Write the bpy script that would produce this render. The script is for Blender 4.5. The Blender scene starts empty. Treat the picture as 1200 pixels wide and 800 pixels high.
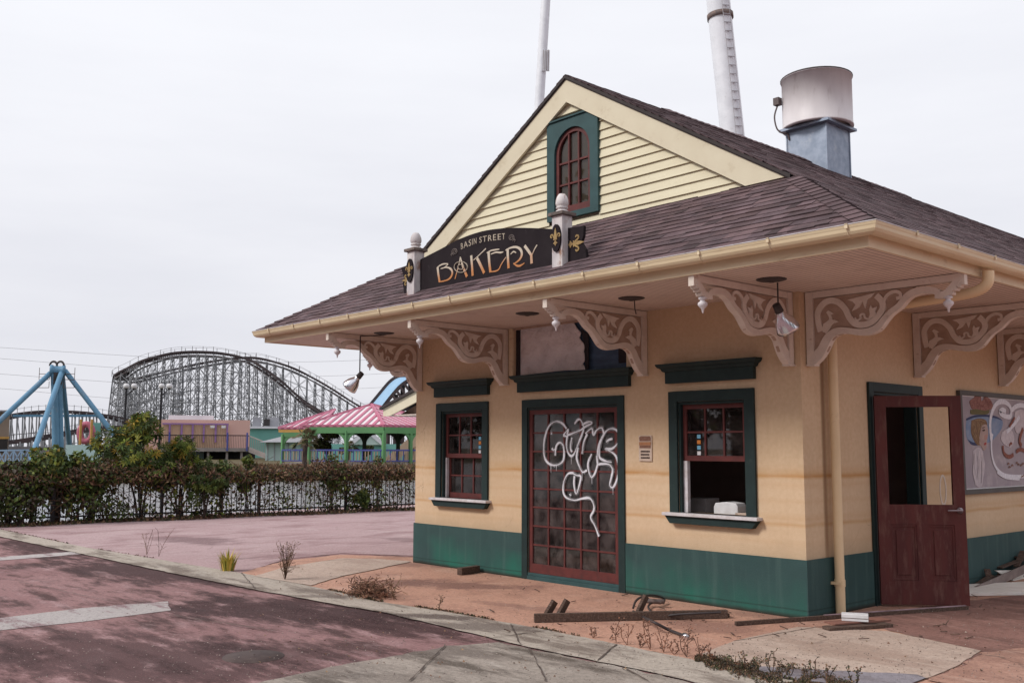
import bpy, math, random
from mathutils import Vector
random.seed(7)
SC = bpy.context.scene
COL = SC.collection
R = math.radians
# ------------------------------------------------------------------ camera
CF, CP, CY, CR = 1157.72, 0.1069, 0.8376, 0.002
CAM = Vector((5.1676, -8.3846, 1.6))
FW = Vector((-math.sin(CY)*math.cos(CP), math.cos(CY)*math.cos(CP), math.sin(CP)))
_r = Vector((math.cos(CY), math.sin(CY), 0)); _u = _r.cross(FW)
RT = _r*math.cos(CR) + _u*math.sin(CR)
UP = -_r*math.sin(CR) + _u*math.cos(CR)
def ray(x, y): return FW + RT*((x-600)/CF) - UP*((y-400)/CF)
def hit(x, y, ax, c):
    d = ray(x, y); return CAM + d*((c-CAM[ax])/d[ax])
def G(x, y, z=0.0): return hit(x, y, 2, z)
def D(x, y, dist):
    d = ray(x, y); return CAM + d*(dist/math.hypot(d.x, d.y))
def Dz(x, dist, z):
    p = D(x, 500, dist); return Vector((p.x, p.y, z))
cd = bpy.data.cameras.new('camera'); cam = bpy.data.objects.new('camera', cd); COL.objects.link(cam)
cd.sensor_width = 36; cd.lens = 36*CF/1200; cd.clip_start = .1; cd.clip_end = 6000
from mathutils import Matrix
m = Matrix((RT, UP, -FW)).transposed().to_4x4(); m.translation = CAM
cam.matrix_world = m; SC.camera = cam

# ------------------------------------------------------------------ materials
def nodes(name):
    m = bpy.data.materials.new(name); m.use_nodes = True
    nt = m.node_tree; b = nt.nodes['Principled BSDF']; return m, nt, b
def N(nt, t, **k):
    n = nt.nodes.new(t)
    for a, v in k.items():
        if a in n.inputs: n.inputs[a].default_value = v
        else: setattr(n, a, v)
    return n
def coord(nt, scale=(1, 1, 1)):
    c = nt.nodes.new('ShaderNodeTexCoord'); mp = nt.nodes.new('ShaderNodeMapping')
    mp.inputs['Scale'].default_value = scale
    nt.links.new(c.outputs['Object'], mp.inputs['Vector']); return mp.outputs['Vector']
def noise(nt, v, scale, detail=5, rough=.55):
    n = nt.nodes.new('ShaderNodeTexNoise'); n.inputs['Scale'].default_value = scale
    n.inputs['Detail'].default_value = detail; n.inputs['Roughness'].default_value = rough
    nt.links.new(v, n.inputs['Vector']); return n.outputs['Fac']
def ramp(nt, f, a, b):
    n = nt.nodes.new('ShaderNodeMapRange'); n.inputs['From Min'].default_value = a; n.inputs['From Max'].default_value = b
    nt.links.new(f, n.inputs['Value']); return n.outputs['Result']
def math_(nt, op, a, b=None):
    n = nt.nodes.new('ShaderNodeMath'); n.operation = op; n.use_clamp = False
    for i, s in enumerate((a, b)):
        if s is None: continue
        if isinstance(s, (int, float)): n.inputs[i].default_value = s
        else: nt.links.new(s, n.inputs[i])
    return n.outputs[0]
def mix(nt, f, a, b, blend='MIX'):
    n = nt.nodes.new('ShaderNodeMix'); n.data_type = 'RGBA'; n.blend_type = blend
    for i, s in ((0, f), (6, a), (7, b)):
        if isinstance(s, (int, float)): n.inputs[i].default_value = s
        elif isinstance(s, (tuple, list)): n.inputs[i].default_value = (*s, 1) if len(s) == 3 else s
        else: nt.links.new(s, n.inputs[i])
    return n.outputs[2]
def bump(nt, b, h, strength=.3, dist=.01):
    n = nt.nodes.new('ShaderNodeBump'); n.inputs['Strength'].default_value = strength; n.inputs['Distance'].default_value = dist
    nt.links.new(h, n.inputs['Height']); nt.links.new(n.outputs[0], b.inputs['Normal'])
MATS = {}
def M(name, c1, c2=None, scale=3., lo=.35, hi=.65, rough=.75, dirt=None, dscale=1.2, dlo=.55, dhi=.75, stretch=(1, 1, 1),
      bs=None, bstr=.3, bd=.01, metal=0., spec=.3, attr=False):
    m, nt, b = nodes(name)
    v = coord(nt, stretch)
    col = None
    c2 = c2 or tuple(x*.82 for x in c1)
    f = ramp(nt, noise(nt, v, scale), lo, hi)
    col = mix(nt, f, c1, c2)
    if dirt:
        g = ramp(nt, noise(nt, v, dscale, 8, .65), dlo, dhi)
        col = mix(nt, g, col, dirt)
    if attr:
        a = nt.nodes.new('ShaderNodeAttribute'); a.attribute_name = 'Col'
        col = mix(nt, 1.0, col, a.outputs['Color'], 'MULTIPLY')
    nt.links.new(col, b.inputs['Base Color'])
    b.inputs['Roughness'].default_value = rough; b.inputs['Metallic'].default_value = metal
    b.inputs['Specular IOR Level'].default_value = spec
    if bs: bump(nt, b, noise(nt, v, bs, 4), bstr, bd)
    MATS[name] = m; return m

# stucco wall with flood lines (z in object space = world, the parts keep the world origin)
def stucco():
    m, nt, b = nodes('cream_stucco')
    v = coord(nt)
    col = mix(nt, ramp(nt, noise(nt, v, 1.3, 6), .3, .7), (.71, .54, .37), (.63, .47, .315))
    col = mix(nt, math_(nt, 'MULTIPLY', ramp(nt, noise(nt, v, 22, 4), .35, .7), .35), col, (.50, .34, .20))
    c = nt.nodes.new('ShaderNodeTexCoord'); s = nt.nodes.new('ShaderNodeSeparateXYZ'); nt.links.new(c.outputs['Object'], s.inputs[0])
    wob = math_(nt, 'MULTIPLY', math_(nt, 'SUBTRACT', noise(nt, v, 1.1, 4), .5), .05)
    z = math_(nt, 'ADD', s.outputs['Z'], wob)
    vs = coord(nt, (1, 1, 8)); pat = ramp(nt, noise(nt, vs, .9, 6), .28, .52)
    for z0, w, k in ((1.325, .035, .85), (1.36, .09, .35), (.87, .030, .75), (1.24, .05, .25), (.93, .06, .3), (1.09, .04, .2), (.70, .04, .15)):
        d = math_(nt, 'ABSOLUTE', math_(nt, 'SUBTRACT', z, z0))
        f = math_(nt, 'MULTIPLY', math_(nt, 'MULTIPLY', ramp(nt, d, w, 0), k), pat)
        col = mix(nt, f, col, (.48, .235, .07))
    # silt-pale zone below the flood line
    low = math_(nt, 'MULTIPLY', ramp(nt, z, 1.33, 1.27), .28)
    col = mix(nt, low, col, (.66, .49, .34))
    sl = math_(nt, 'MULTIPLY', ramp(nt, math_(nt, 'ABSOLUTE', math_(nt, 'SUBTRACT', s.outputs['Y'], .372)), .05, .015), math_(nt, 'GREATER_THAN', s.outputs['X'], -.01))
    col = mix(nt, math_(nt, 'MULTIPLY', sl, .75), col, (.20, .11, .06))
    # hairline cracks, chips and drips under the sills
    vo = nt.nodes.new('ShaderNodeTexVoronoi'); vo.feature = 'DISTANCE_TO_EDGE'; vo.inputs['Scale'].default_value = .8
    nz = nt.nodes.new('ShaderNodeTexNoise'); nz.inputs['Scale'].default_value = 2.2; nz.inputs['Detail'].default_value = 7; nt.links.new(v, nz.inputs['Vector'])
    ad = nt.nodes.new('ShaderNodeVectorMath'); ad.operation = 'MULTIPLY_ADD'; ad.inputs[1].default_value = (.8, .8, .8); nt.links.new(nz.outputs['Color'], ad.inputs[0]); nt.links.new(v, ad.inputs[2]); nt.links.new(ad.outputs[0], vo.inputs['Vector'])
    ck = math_(nt, 'MULTIPLY', ramp(nt, vo.outputs['Distance'], .0035, .0), ramp(nt, noise(nt, v, .9, 3), .54, .62))
    col = mix(nt, math_(nt, 'MULTIPLY', ck, .55), col, (.22, .13, .08))
    chp = ramp(nt, noise(nt, v, 17, 5, .7), .70, .73); col = mix(nt, math_(nt, 'MULTIPLY', chp, .7), col, (.36, .25, .17))
    big = ramp(nt, noise(nt, v, .55, 7, .6), .42, .62); col = mix(nt, math_(nt, 'MULTIPLY', big, .22), col, (.47, .31, .17))
    grime = math_(nt, 'MULTIPLY', ramp(nt, math_(nt, 'ADD', z, math_(nt, 'MULTIPLY', noise(nt, v, 3, 6), -.25)), .62, .44), .5); col = mix(nt, grime, col, (.40, .30, .20))
    # rain streaks
    vv = coord(nt, (14, 14, .6)); st = ramp(nt, noise(nt, vv, 1., 5), .56, .8)
    col = mix(nt, math_(nt, 'MULTIPLY', st, .14), col, (.42, .27, .15))
    nt.links.new(col, b.inputs['Base Color']); b.inputs['Roughness'].default_value = .9; b.inputs['Specular IOR Level'].default_value = .2
    bump(nt, b, noise(nt, v, 95, 3), .35, .006)
    MATS['stucco'] = m
stucco()
def plinthmat():
    m, nt, b = nodes('green_plinth_paint')
    v = coord(nt); c = nt.nodes.new('ShaderNodeTexCoord'); s = nt.nodes.new('ShaderNodeSeparateXYZ'); nt.links.new(c.outputs['Object'], s.inputs[0])
    col = mix(nt, ramp(nt, noise(nt, v, 2.5, 6), .3, .7), (.042, .086, .085), (.033, .068, .069))
    alg = noise(nt, v, 1.6, 7, .6)
    zf = math_(nt, 'MULTIPLY', ramp(nt, math_(nt, 'ADD', s.outputs['Z'], math_(nt, 'MULTIPLY', alg, -.5)), .16, -.14), math_(nt, 'LESS_THAN', s.outputs['X'], .001))
    col = mix(nt, math_(nt, 'MULTIPLY', zf, ramp(nt, noise(nt, coord(nt, (1, 1, .6)), .9, 5), .36, .6)), col, (.022, .135, .10))
    vv = coord(nt, (9, 9, .8)); col = mix(nt, math_(nt, 'MULTIPLY', ramp(nt, noise(nt, vv, 1., 5), .52, .75), .4), col, (.09, .15, .14))
    ln = ramp(nt, math_(nt, 'ABSOLUTE', math_(nt, 'SUBTRACT', math_(nt, 'ADD', s.outputs['Z'], math_(nt, 'MULTIPLY', alg, .03)), .10)), .012, .0)
    col = mix(nt, math_(nt, 'MULTIPLY', ln, .6), col, (.02, .035, .03))
    bot = ramp(nt, math_(nt, 'ADD', s.outputs['Z'], math_(nt, 'MULTIPLY', alg, -.05)), .03, -.01)
    col = mix(nt, bot, col, (.03, .028, .022))
    nt.links.new(col, b.inputs['Base Color']); b.inputs['Roughness'].default_value = .7; b.inputs['Specular IOR Level'].default_value = .2
    bump(nt, b, noise(nt, v, 60, 3), .3, .005); MATS['plinth'] = m
plinthmat()
M('trim_green', (.016, .034, .034), (.012, .026, .027), 8, rough=.6, dirt=(.04, .06, .055), dscale=14, dlo=.6, dhi=.85)
M('trim_green_light', (.036, .085, .09), (.028, .068, .072), 6, rough=.6)
M('sash_red', (.135, .034, .031), (.095, .026, .025), 9, rough=.55, dirt=(.07, .03, .028), dscale=12)
M('door_red', (.125, .033, .030), (.085, .024, .024), 3, rough=.6, dirt=(.17, .075, .062), dscale=6, dlo=.5, dhi=.72, stretch=(3, 3, .7))
M('cream_trim', (.70, .635, .48), (.66, .59, .44), 3, rough=.6, dirt=(.45, .36, .24), dscale=6, dlo=.6, dhi=.9)
M('fascia', (.74, .62, .44), (.68, .55, .38), 2, rough=.55, dirt=(.42, .29, .17), dscale=5, dlo=.58, dhi=.85, stretch=(1, 1, 3))
M('gutter', (.72, .60, .41), (.66, .53, .35), 2, rough=.4, dirt=(.45, .31, .18), dscale=3.5, dlo=.6, dhi=.85, stretch=(1, 1, 5))
M('siding', (.72, .665, .49), (.68, .62, .45), 3, rough=.65, dirt=(.52, .44, .30), dscale=9, dlo=.62, dhi=.9, stretch=(.5, 1, 4))
M('bracket_white', (.76, .68, .61), (.66, .575, .51), 7, rough=.65, dirt=(.30, .15, .07), dscale=9, dlo=.62, dhi=.8)
M('bracket_back', (.46, .34, .27), (.38, .27, .21), 9, rough=.8)
M('pendant_white', (.78, .76, .80), (.66, .63, .66), 20, rough=.5)
M('post_white', (.72, .68, .67), (.50, .46, .48), 9, rough=.8, dirt=(.30, .17, .12), dscale=13, dlo=.54, dhi=.66, stretch=(1, 1, .35))
M('cap_dark', (.10, .085, .08), (.22, .17, .15), 14, rough=.8)
M('shingle', (.145, .095, .102), (.10, .064, .070), 2.2, rough=.95, dirt=(.055, .042, .045), dscale=5, dlo=.5, dhi=.8, bs=120, bstr=.5, bd=.006, attr=True)
M('roof_deck', (.05, .04, .04))
M('interior', (.42, .32, .30), (.32, .25, .23), 2, rough=.9)
M('interior_metal', (.25, .23, .23), (.18, .16, .16), 8, rough=.5)
M('galv', (.30, .34, .42), (.22, .26, .33), 9, rough=.5, metal=.55, dirt=(.40, .42, .46), dscale=3)
M('spout', (.80, .62, .40), (.74, .56, .35), 3, rough=.5, dirt=(.55, .38, .22), dscale=5, dlo=.58, dhi=.8)
M('drum_paint', (.70, .66, .67), (.62, .58, .59), 4, rough=.5, dirt=(.42, .36, .36), dscale=9, dlo=.6, dhi=.85, stretch=(1, 1, .3))
M('drum_rim', (.10, .08, .08))
M('conduit', (.12, .09, .09), rough=.5)
M('sign_black', (.016, .011, .014), (.024, .018, .021), 3, rough=.8, spec=.15, dirt=(.06, .05, .055), dscale=12, dlo=.6, dhi=.9)
M('gold', (.42, .29, .12), (.28, .18, .08), 20, rough=.5)
M('sign_letters_pale', (.50, .43, .34), (.38, .32, .26), 20)
M('ornament', (.20, .165, .15), (.14, .115, .11), 20)
M('white_metal', (.72, .73, .77), (.64, .65, .69), 2, rough=.5, dirt=(.42, .40, .40), dscale=2.5, dlo=.6, dhi=.85)
M('rust_dark', (.12, .10, .10), (.20, .14, .12), 8)
M('white_paint', (.74, .74, .76), (.62, .61, .62), 8, rough=.6)
M('sill_white', (.66, .64, .68), (.52, .48, .48), 12, rough=.6)
M('wood_dark', (.13, .082, .062), (.065, .042, .034), 8, rough=.9, stretch=(1, 8, 8), dirt=(.22, .17, .15), dscale=9, dlo=.55, dhi=.75, bs=30, bstr=.5)
M('wood_grey', (.27, .215, .20), (.18, .14, .13), 6, rough=.9, bs=30)
M('board_white', (.80, .76, .72), (.70, .65, .60), 6, rough=.8)
M('rubber', (.035, .028, .030), (.055, .045, .045), 8, rough=.5)
M('lamp_metal', (.80, .80, .85), (.70, .70, .74), 9, rough=.18, metal=.95)
M('lamp_dark', (.06, .05, .05), rough=.6)
M('steel_handle', (.33, .28, .30), rough=.35, metal=.8)
M('spray_white', (.78, .78, .84), (.62, .62, .68), 30, rough=.6)
M('spray_grey', (.66, .58, .50), (.60, .50, .42), 30, rough=.7)
M('sheet_white', (.78, .74, .75), (.66, .62, .63), 5, rough=.9, bs=9, bstr=1., bd=.05, dirt=(.50, .44, .42), dscale=6)
M('tarp_blue', (.075, .135, .23), (.05, .09, .16), 4, rough=.45, bs=14, bstr=.4, stretch=(1, 1, 4))
M('curtain_black', (.03, .025, .03))
M('paper', (.62, .50, .42), (.54, .42, .34), 30)
M('ink_brown', (.20, .10, .07), (.26, .14, .10), 40)
M('ink_orange', (.42, .20, .10), (.36, .17, .09), 40)
M('ink_black', (.06, .035, .03))
M('sticker_blue', (.20, .48, .68)); M('sticker_white', (.75, .75, .78)); M('sticker_orange', (.7, .25, .06))
M('fence_black', (.02, .018, .022), rough=.5)
M('bark', (.075, .05, .04), (.045, .032, .028), 6, rough=.95)
M('leaf', (.9, .9, .9), (.75, .75, .75), 3, rough=.6, attr=True)
def mist():
    m, nt, b = nodes('spray_mist'); out = nt.nodes['Material Output']; tr = N(nt, 'ShaderNodeBsdfTransparent'); mx = N(nt, 'ShaderNodeMixShader')
    b.inputs['Base Color'].default_value = (.75, .75, .8, 1); f = math_(nt, 'MULTIPLY', ramp(nt, noise(nt, coord(nt), 60, 5, .8), .35, .75), .42)
    nt.links.new(f, mx.inputs[0]); nt.links.new(tr.outputs[0], mx.inputs[1]); nt.links.new(b.outputs[0], mx.inputs[2]); nt.links.new(mx.outputs[0], out.inputs[0]); MATS['spray_mist'] = m
mist()
def emboss_letters():
    m, nt, b = nodes('letter_gradient')
    c = nt.nodes.new('ShaderNodeAttribute'); c.attribute_name = 'Col'
    s = nt.nodes.new('ShaderNodeSeparateColor'); nt.links.new(c.outputs['Color'], s.inputs[0])
    f = ramp(nt, s.outputs['Red'], .25, .75)
    col = mix(nt, f, (.52, .21, .07), (.58, .50, .40))
    nt.links.new(col, b.inputs['Base Color']); b.inputs['Roughness'].default_value = .5
    MATS['bakery_letters'] = m
emboss_letters()
def glass(name, tint=(.02, .017, .018), refl=.35, rough=.02, dust=.25):
    m, nt, b = nodes(name)
    nt.nodes.remove(b); out = nt.nodes['Material Output']
    tr = N(nt, 'ShaderNodeBsdfTransparent'); tr.inputs[0].default_value = (.55, .52, .52, 1)
    gl = N(nt, 'ShaderNodeBsdfGlossy'); gl.inputs['Roughness'].default_value = rough
    df = N(nt, 'ShaderNodeBsdfDiffuse'); df.inputs[0].default_value = (.20, .165, .16, 1)
    fr = N(nt, 'ShaderNodeFresnel'); fr.inputs[0].default_value = 1.55
    m1 = N(nt, 'ShaderNodeMixShader'); m2 = N(nt, 'ShaderNodeMixShader')
    v = coord(nt); d = math_(nt, 'MULTIPLY', ramp(nt, noise(nt, v, 5, 7, .65), .35, .75), dust)
    nt.links.new(d, m1.inputs[0]); nt.links.new(tr.outputs[0], m1.inputs[1]); nt.links.new(df.outputs[0], m1.inputs[2])
    nt.links.new(fr.outputs[0], m2.inputs[0]); nt.links.new(m1.outputs[0], m2.inputs[1]); nt.links.new(gl.outputs[0], m2.inputs[2])
    nt.links.new(m2.outputs[0], out.inputs[0]); MATS[name] = m
glass('window_glass'); glass('attic_glass', dust=.04); glass('door_glass', dust=.5, rough=.05)
def soffitmat():
    m, nt, b = nodes('beadboard_soffit')
    v = coord(nt)
    col = mix(nt, ramp(nt, noise(nt, v, 1.5), .35, .7), (.74, .62, .545), (.66, .545, .475))
    col = mix(nt, math_(nt, 'MULTIPLY', ramp(nt, noise(nt, v, 5, 6), .55, .8), .5), col, (.36, .26, .22))
    w = nt.nodes.new('ShaderNodeTexWave'); w.wave_type = 'BANDS'; w.bands_direction = 'X'; w.inputs['Scale'].default_value = 5.5
    nt.links.new(v, w.inputs['Vector']); g = ramp(nt, w.outputs['Fac'], .0, .12)
    col = mix(nt, math_(nt, 'SUBTRACT', 1., g), col, (.22, .16, .15))
    nt.links.new(col, b.inputs['Base Color']); b.inputs['Roughness'].default_value = .7
    bump(nt, b, g, .5, .006); MATS['soffit'] = m
soffitmat()

# ------------------------------------------------------------------ mesh builder
class MB:
    def __init__(s): s.v = []; s.f = []; s.c = []; s.smooth = set()
    def face(s, pts, c=None, smooth=False):
        i = len(s.v); s.v += [tuple(p) for p in pts]; s.f.append(tuple(range(i, i+len(pts)))); s.c.append(c)
        if smooth: s.smooth.add(len(s.f)-1)
    def mesh(s, vs, fs, c=None, smooth=False):
        i = len(s.v); s.v += [tuple(p) for p in vs]
        for f in fs:
            s.f.append(tuple(i+k for k in f)); s.c.append(c)
            if smooth: s.smooth.add(len(s.f)-1)
    def box(s, a, b, c=None):
        x0, y0, z0 = (min(a[i], b[i]) for i in range(3)); x1, y1, z1 = (max(a[i], b[i]) for i in range(3))
        s.mesh([(x0, y0, z0), (x1, y0, z0), (x1, y1, z0), (x0, y1, z0), (x0, y0, z1), (x1, y0, z1), (x1, y1, z1), (x0, y1, z1)],
               [(0, 3, 2, 1), (4, 5, 6, 7), (0, 1, 5, 4), (1, 2, 6, 5), (2, 3, 7, 6), (3, 0, 4, 7)], c); return s
    def bar(s, a, b, w, h=None, up=(0, 0, 1), c=None):
        """rectangular beam from a to b: w across, h along up"""
        a = Vector(a); b = Vector(b); h = h or w; d = (b-a).normalized(); u = Vector(up)
        if abs(d.dot(u)) > .97: u = Vector((1, 0, 0)) if abs(d.x) < .9 else Vector((0, 1, 0))
        r = d.cross(u).normalized(); u = r.cross(d)
        vs = [p+r*(i*w/2)+u*(j*h/2) for p in (a, b) for i, j in ((-1, -1), (1, -1), (1, 1), (-1, 1))]
        s.mesh(vs, [(0, 1, 2, 3)[::-1], (4, 5, 6, 7), (0, 1, 5, 4), (1, 2, 6, 5), (2, 3, 7, 6), (3, 0, 4, 7)], c); return s
    def tube(s, pts, r, n=8, c=None, cap=True):
        pts = [Vector(p) for p in pts]; rs = r if isinstance(r, (list, tuple)) else [r]*len(pts)
        vs = []; fs = []; prev = None
        for i, p in enumerate(pts):
            d = (pts[min(i+1, len(pts)-1)]-pts[max(i-1, 0)]).normalized()
            if prev is None:
                u = Vector((0, 0, 1)) if abs(d.z) < .9 else Vector((1, 0, 0)); prev = (u-d*u.dot(d)).normalized()
            prev = (prev-d*prev.dot(d)).normalized(); q = d.cross(prev)
            for k in range(n):
                a = 2*math.pi*k/n; vs.append(p+(prev*math.cos(a)+q*math.sin(a))*rs[i])
        for i in range(len(pts)-1):
            for k in range(n):
                fs.append((i*n+k, i*n+(k+1) % n, (i+1)*n+(k+1) % n, (i+1)*n+k))
        s.mesh(vs, fs, c, True)
        if cap:
            s.face(vs[:n][::-1], c); s.face(vs[-n:], c)
        return s
    def lathe(s, o, prof, n=16, axis=None, c=None):
        """prof = [(radius, height)] along axis from o"""
        o = Vector(o); ax = Vector(axis or (0, 0, 1)).normalized()
        u = Vector((1, 0, 0)) if abs(ax.x) < .9 else Vector((0, 1, 0)); u = (u-ax*u.dot(ax)).normalized(); w = ax.cross(u)
        vs = []; fs = []
        for r, h in prof:
            for k in range(n):
                a = 2*math.pi*k/n; vs.append(o+ax*h+(u*math.cos(a)+w*math.sin(a))*r)
        for i in range(len(prof)-1):
            for k in range(n): fs.append((i*n+k, i*n+(k+1) % n, (i+1)*n+(k+1) % n, (i+1)*n+k))
        s.mesh(vs, fs, c, True); return s
    def prism(s, poly, fn, t0, t1, c=None):
        """poly of 2D points, fn(u, v, t) -> 3D; closed slab between t0 and t1"""
        a = [fn(u, v, t0) for u, v in poly]; b = [fn(u, v, t1) for u, v in poly]; n = len(poly)
        s.face(a[::-1], c); s.face(b, c)
        for i in range(n): s.face([a[i], a[(i+1) % n], b[(i+1) % n], b[i]], c)
        return s
    def ribbon(s, pts, ws, fn, t0, t1, c=None, cf=None):
        """band along a 2D polyline with widths ws, slab between t0 and t1"""
        n = len(pts); ws = ws if isinstance(ws, (list, tuple)) else [ws]*n
        L = []; Rr = []
        for i, (u, v) in enumerate(pts):
            a = pts[max(i-1, 0)]; b = pts[min(i+1, n-1)]; dx, dy = b[0]-a[0], b[1]-a[1]; l = math.hypot(dx, dy) or 1
            nx, ny = -dy/l*ws[i]/2, dx/l*ws[i]/2; L.append((u+nx, v+ny)); Rr.append((u-nx, v-ny))
        for i in range(n-1):
            q = [L[i], L[i+1], Rr[i+1], Rr[i]]; cc = cf(q) if cf else c
            s.face([fn(*p, t1) for p in q], cc)
            s.face([fn(*L[i], t0), fn(*L[i+1], t0), fn(*L[i+1], t1), fn(*L[i], t1)], cc)
            s.face([fn(*Rr[i], t1), fn(*Rr[i+1], t1), fn(*Rr[i+1], t0), fn(*Rr[i], t0)], cc)
            s.face([fn(*p, t0) for p in q[::-1]], cc)
        for i in (0, n-1): s.face([fn(*L[i], t0), fn(*L[i], t1), fn(*Rr[i], t1), fn(*Rr[i], t0)], c if not cf else cf([L[i], Rr[i]]*2))
        return s
    def build(s, name, mat, parent=None, bevel=0, label=None, kind=None, recalc=True):
        me = bpy.data.meshes.new(name); off = Vector((0, 0, 0))
        if parent is not None: off = wloc(parent)
        me.from_pydata([tuple(Vector(p)-off) for p in s.v], [], s.f)
        me.validate(clean_customdata=False)
        if any(c is not None for c in s.c) and len(me.polygons) == len(s.f):
            at = me.color_attributes.new('Col', 'FLOAT_COLOR', 'CORNER')
            for p in me.polygons:
                c = s.c[p.index] or (1, 1, 1)
                for k, li in enumerate(p.loop_indices):
                    cc = c[k] if isinstance(c[0], (tuple, list)) else c
                    at.data[li].color = (*cc, 1)
        for i in s.smooth:
            if i < len(me.polygons): me.polygons[i].use_smooth = True
        mm = MATS[mat] if isinstance(mat, str) else mat
        me.materials.append(mm)
        o = bpy.data.objects.new(name, me); COL.objects.link(o)
        if parent is not None: o.parent = parent
        if bevel:
            b = o.modifiers.new('bevel', 'BEVEL'); b.width = bevel; b.segments = 2; b.limit_method = 'ANGLE'
            w = o.modifiers.new('weld', 'WELD'); w.merge_threshold = .0005
            o.modifiers.move(1, 0)
        if label: o['label'] = label
        if kind: o['kind'] = kind
        return o
def wloc(o):
    l = Vector(o.location)
    while o.parent: o = o.parent; l = l+Vector(o.location)
    return l
def tag(o, label=None, cat=None, group=None, kind=None):
    if label: o['label'] = label
    if cat: o['category'] = cat
    if group: o['group'] = group
    if kind: o['kind'] = kind
    return o
def empty(name, loc, label, cat, group=None):
    o = bpy.data.objects.new(name, None); COL.objects.link(o); o.location = loc; o.empty_display_size = .2
    return tag(o, label, cat, group)
def copy_tree(o, parent=None):
    c = o.copy(); COL.objects.link(c)
    if parent is not None: c.parent = parent
    for ch in [x for x in SRC if x.parent == o]: copy_tree(ch, c)
    return c
SRC = []
def snap():
    SRC[:] = list(COL.objects)
def bez(pts, n=6):
    """Catmull-Rom through 2D/3D points"""
    P = [Vector(p) if len(p) == 3 else Vector((p[0], p[1], 0)) for p in pts]; out = []
    for i in range(len(P)-1):
        p0 = P[max(i-1, 0)]; p1 = P[i]; p2 = P[i+1]; p3 = P[min(i+2, len(P)-1)]
        for k in range(n):
            t = k/n
            out.append(.5*((2*p1)+(p2-p0)*t+(2*p0-5*p1+4*p2-p3)*t*t+(3*p1-p0-3*p2+p3)*t**3))
    out.append(P[-1])
    return out if len(pts[0]) == 3 else [(q.x, q.y) for q in out]

# ------------------------------------------------------------------ world and sun
w = bpy.data.worlds.new('World'); SC.world = w; w.use_nodes = True; nt = w.node_tree
bg = nt.nodes['Background']; tc = nt.nodes.new('ShaderNodeTexCoord')
sky = nt.nodes.new('ShaderNodeTexSky'); sky.sky_type = 'NISHITA'; sky.sun_disc = False
SUN_EL, SUN_AZ = R(40), R(203)      # azimuth clockwise from +Y
sky.sun_elevation = SUN_EL; sky.sun_rotation = SUN_AZ; sky.dust_density = 3
sx = nt.nodes.new('ShaderNodeSeparateXYZ'); nt.links.new(tc.outputs['Generated'], sx.inputs[0])
mp = nt.nodes.new('ShaderNodeMapping'); mp.inputs['Scale'].default_value = (1, 1, 5.5); nt.links.new(tc.outputs['Generated'], mp.inputs['Vector'])
cl = ramp(nt, noise(nt, mp.outputs[0], 2.2, 6, .55), .35, .7)
el = ramp(nt, sx.outputs['Z'], .0, .38)
base = mix(nt, el, (.74, .738, .785), (.875, .882, .925))
cloudy = mix(nt, math_(nt, 'MULTIPLY', cl, math_(nt, 'SUBTRACT', 1.0, math_(nt, 'MULTIPLY', el, .75))), base, (.68, .688, .75))
sc_ = mix(nt, 1.0, sky.outputs[0], (.045, .045, .045), 'MULTIPLY')
fin = mix(nt, .12, cloudy, sc_)
K = 4.72
fin = mix(nt, 1.0, fin, (K*1.1, K*1.1, K*1.1), 'MULTIPLY')
nt.links.new(fin, bg.inputs[0]); bg.inputs[1].default_value = .15
sd = bpy.data.lights.new('sun', 'SUN'); sd.energy = 1.5; sd.angle = R(14); sd.color = (1, .955, .90)
so = bpy.data.objects.new('sun', sd); COL.objects.link(so)
sdir = Vector((math.sin(SUN_AZ)*math.cos(SUN_EL), math.cos(SUN_AZ)*math.cos(SUN_EL), math.sin(SUN_EL)))
so.rotation_euler = sdir.to_track_quat('Z', 'Y').to_euler()
SC.view_settings.view_transform = 'Standard'; SC.view_settings.look = 'None'; SC.view_settings.exposure = .63; SC.view_settings.gamma = 1
SC.view_settings.use_curve_mapping = False
SC.cycles.max_bounces = 6
# ------------------------------------------------------------------ bakery
W = 6.167; E = 1.5586; LY = 17.0; ZS = 3.11; ZE = 3.25; EG = E+.10; S = .61; XR = -W/2
zr = lambda x: ZE+S*(EG-x)                       # right slope
RZ = zr(XR)
bak = empty('bakery_building', (0, 0, 0), 'cream and green single-storey kiosk with brown shingle roof, front gable and ornate eave brackets', 'building')
def wall_panel(fn, u0, u1, z0, z1, holes, th, mb):
    us = sorted({u0, u1, *[h[0] for h in holes], *[h[1] for h in holes]}); zs = sorted({z0, z1, *[h[2] for h in holes], *[h[3] for h in holes]})
    inh = lambda u, z: any(h[0] < u < h[1] and h[2] < z < h[3] for h in holes)
    for i in range(len(us)-1):
        for j in range(len(zs)-1):
            a, b, c, d = us[i], us[i+1], zs[j], zs[j+1]
            if inh((a+b)/2, (c+d)/2): continue
            for t in (0, th): mb.face([fn(a, c, t), fn(b, c, t), fn(b, d, t), fn(a, d, t)])
    for a, b, c, d in holes:
        for p, q in (((a, c), (b, c)), ((b, c), (b, d)), ((b, d), (a, d)), ((a, d), (a, c))):
            mb.face([fn(*p, 0), fn(*q, 0), fn(*q, th), fn(*p, th)])
FR = lambda u, z, t: (u, t, z)                    # front wall, t goes inwards
SD = lambda u, z, t: (-t, u, z)                   # right wall
WL = (-5.565, -4.695, .925, 2.085); WR = (-1.49, -.635, .925, 2.085); DR = (-3.838, -2.345, .0, 2.09); TR = (-4.10, -2.20, 2.50, 3.11)
b = MB(); wall_panel(FR, -W, 0, 0, ZS, [WL, WR, DR, TR], .15, b); b.build('front_wall', 'stucco', bak)
SDH = (1.335, 2.335, 0, 2.19)
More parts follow.
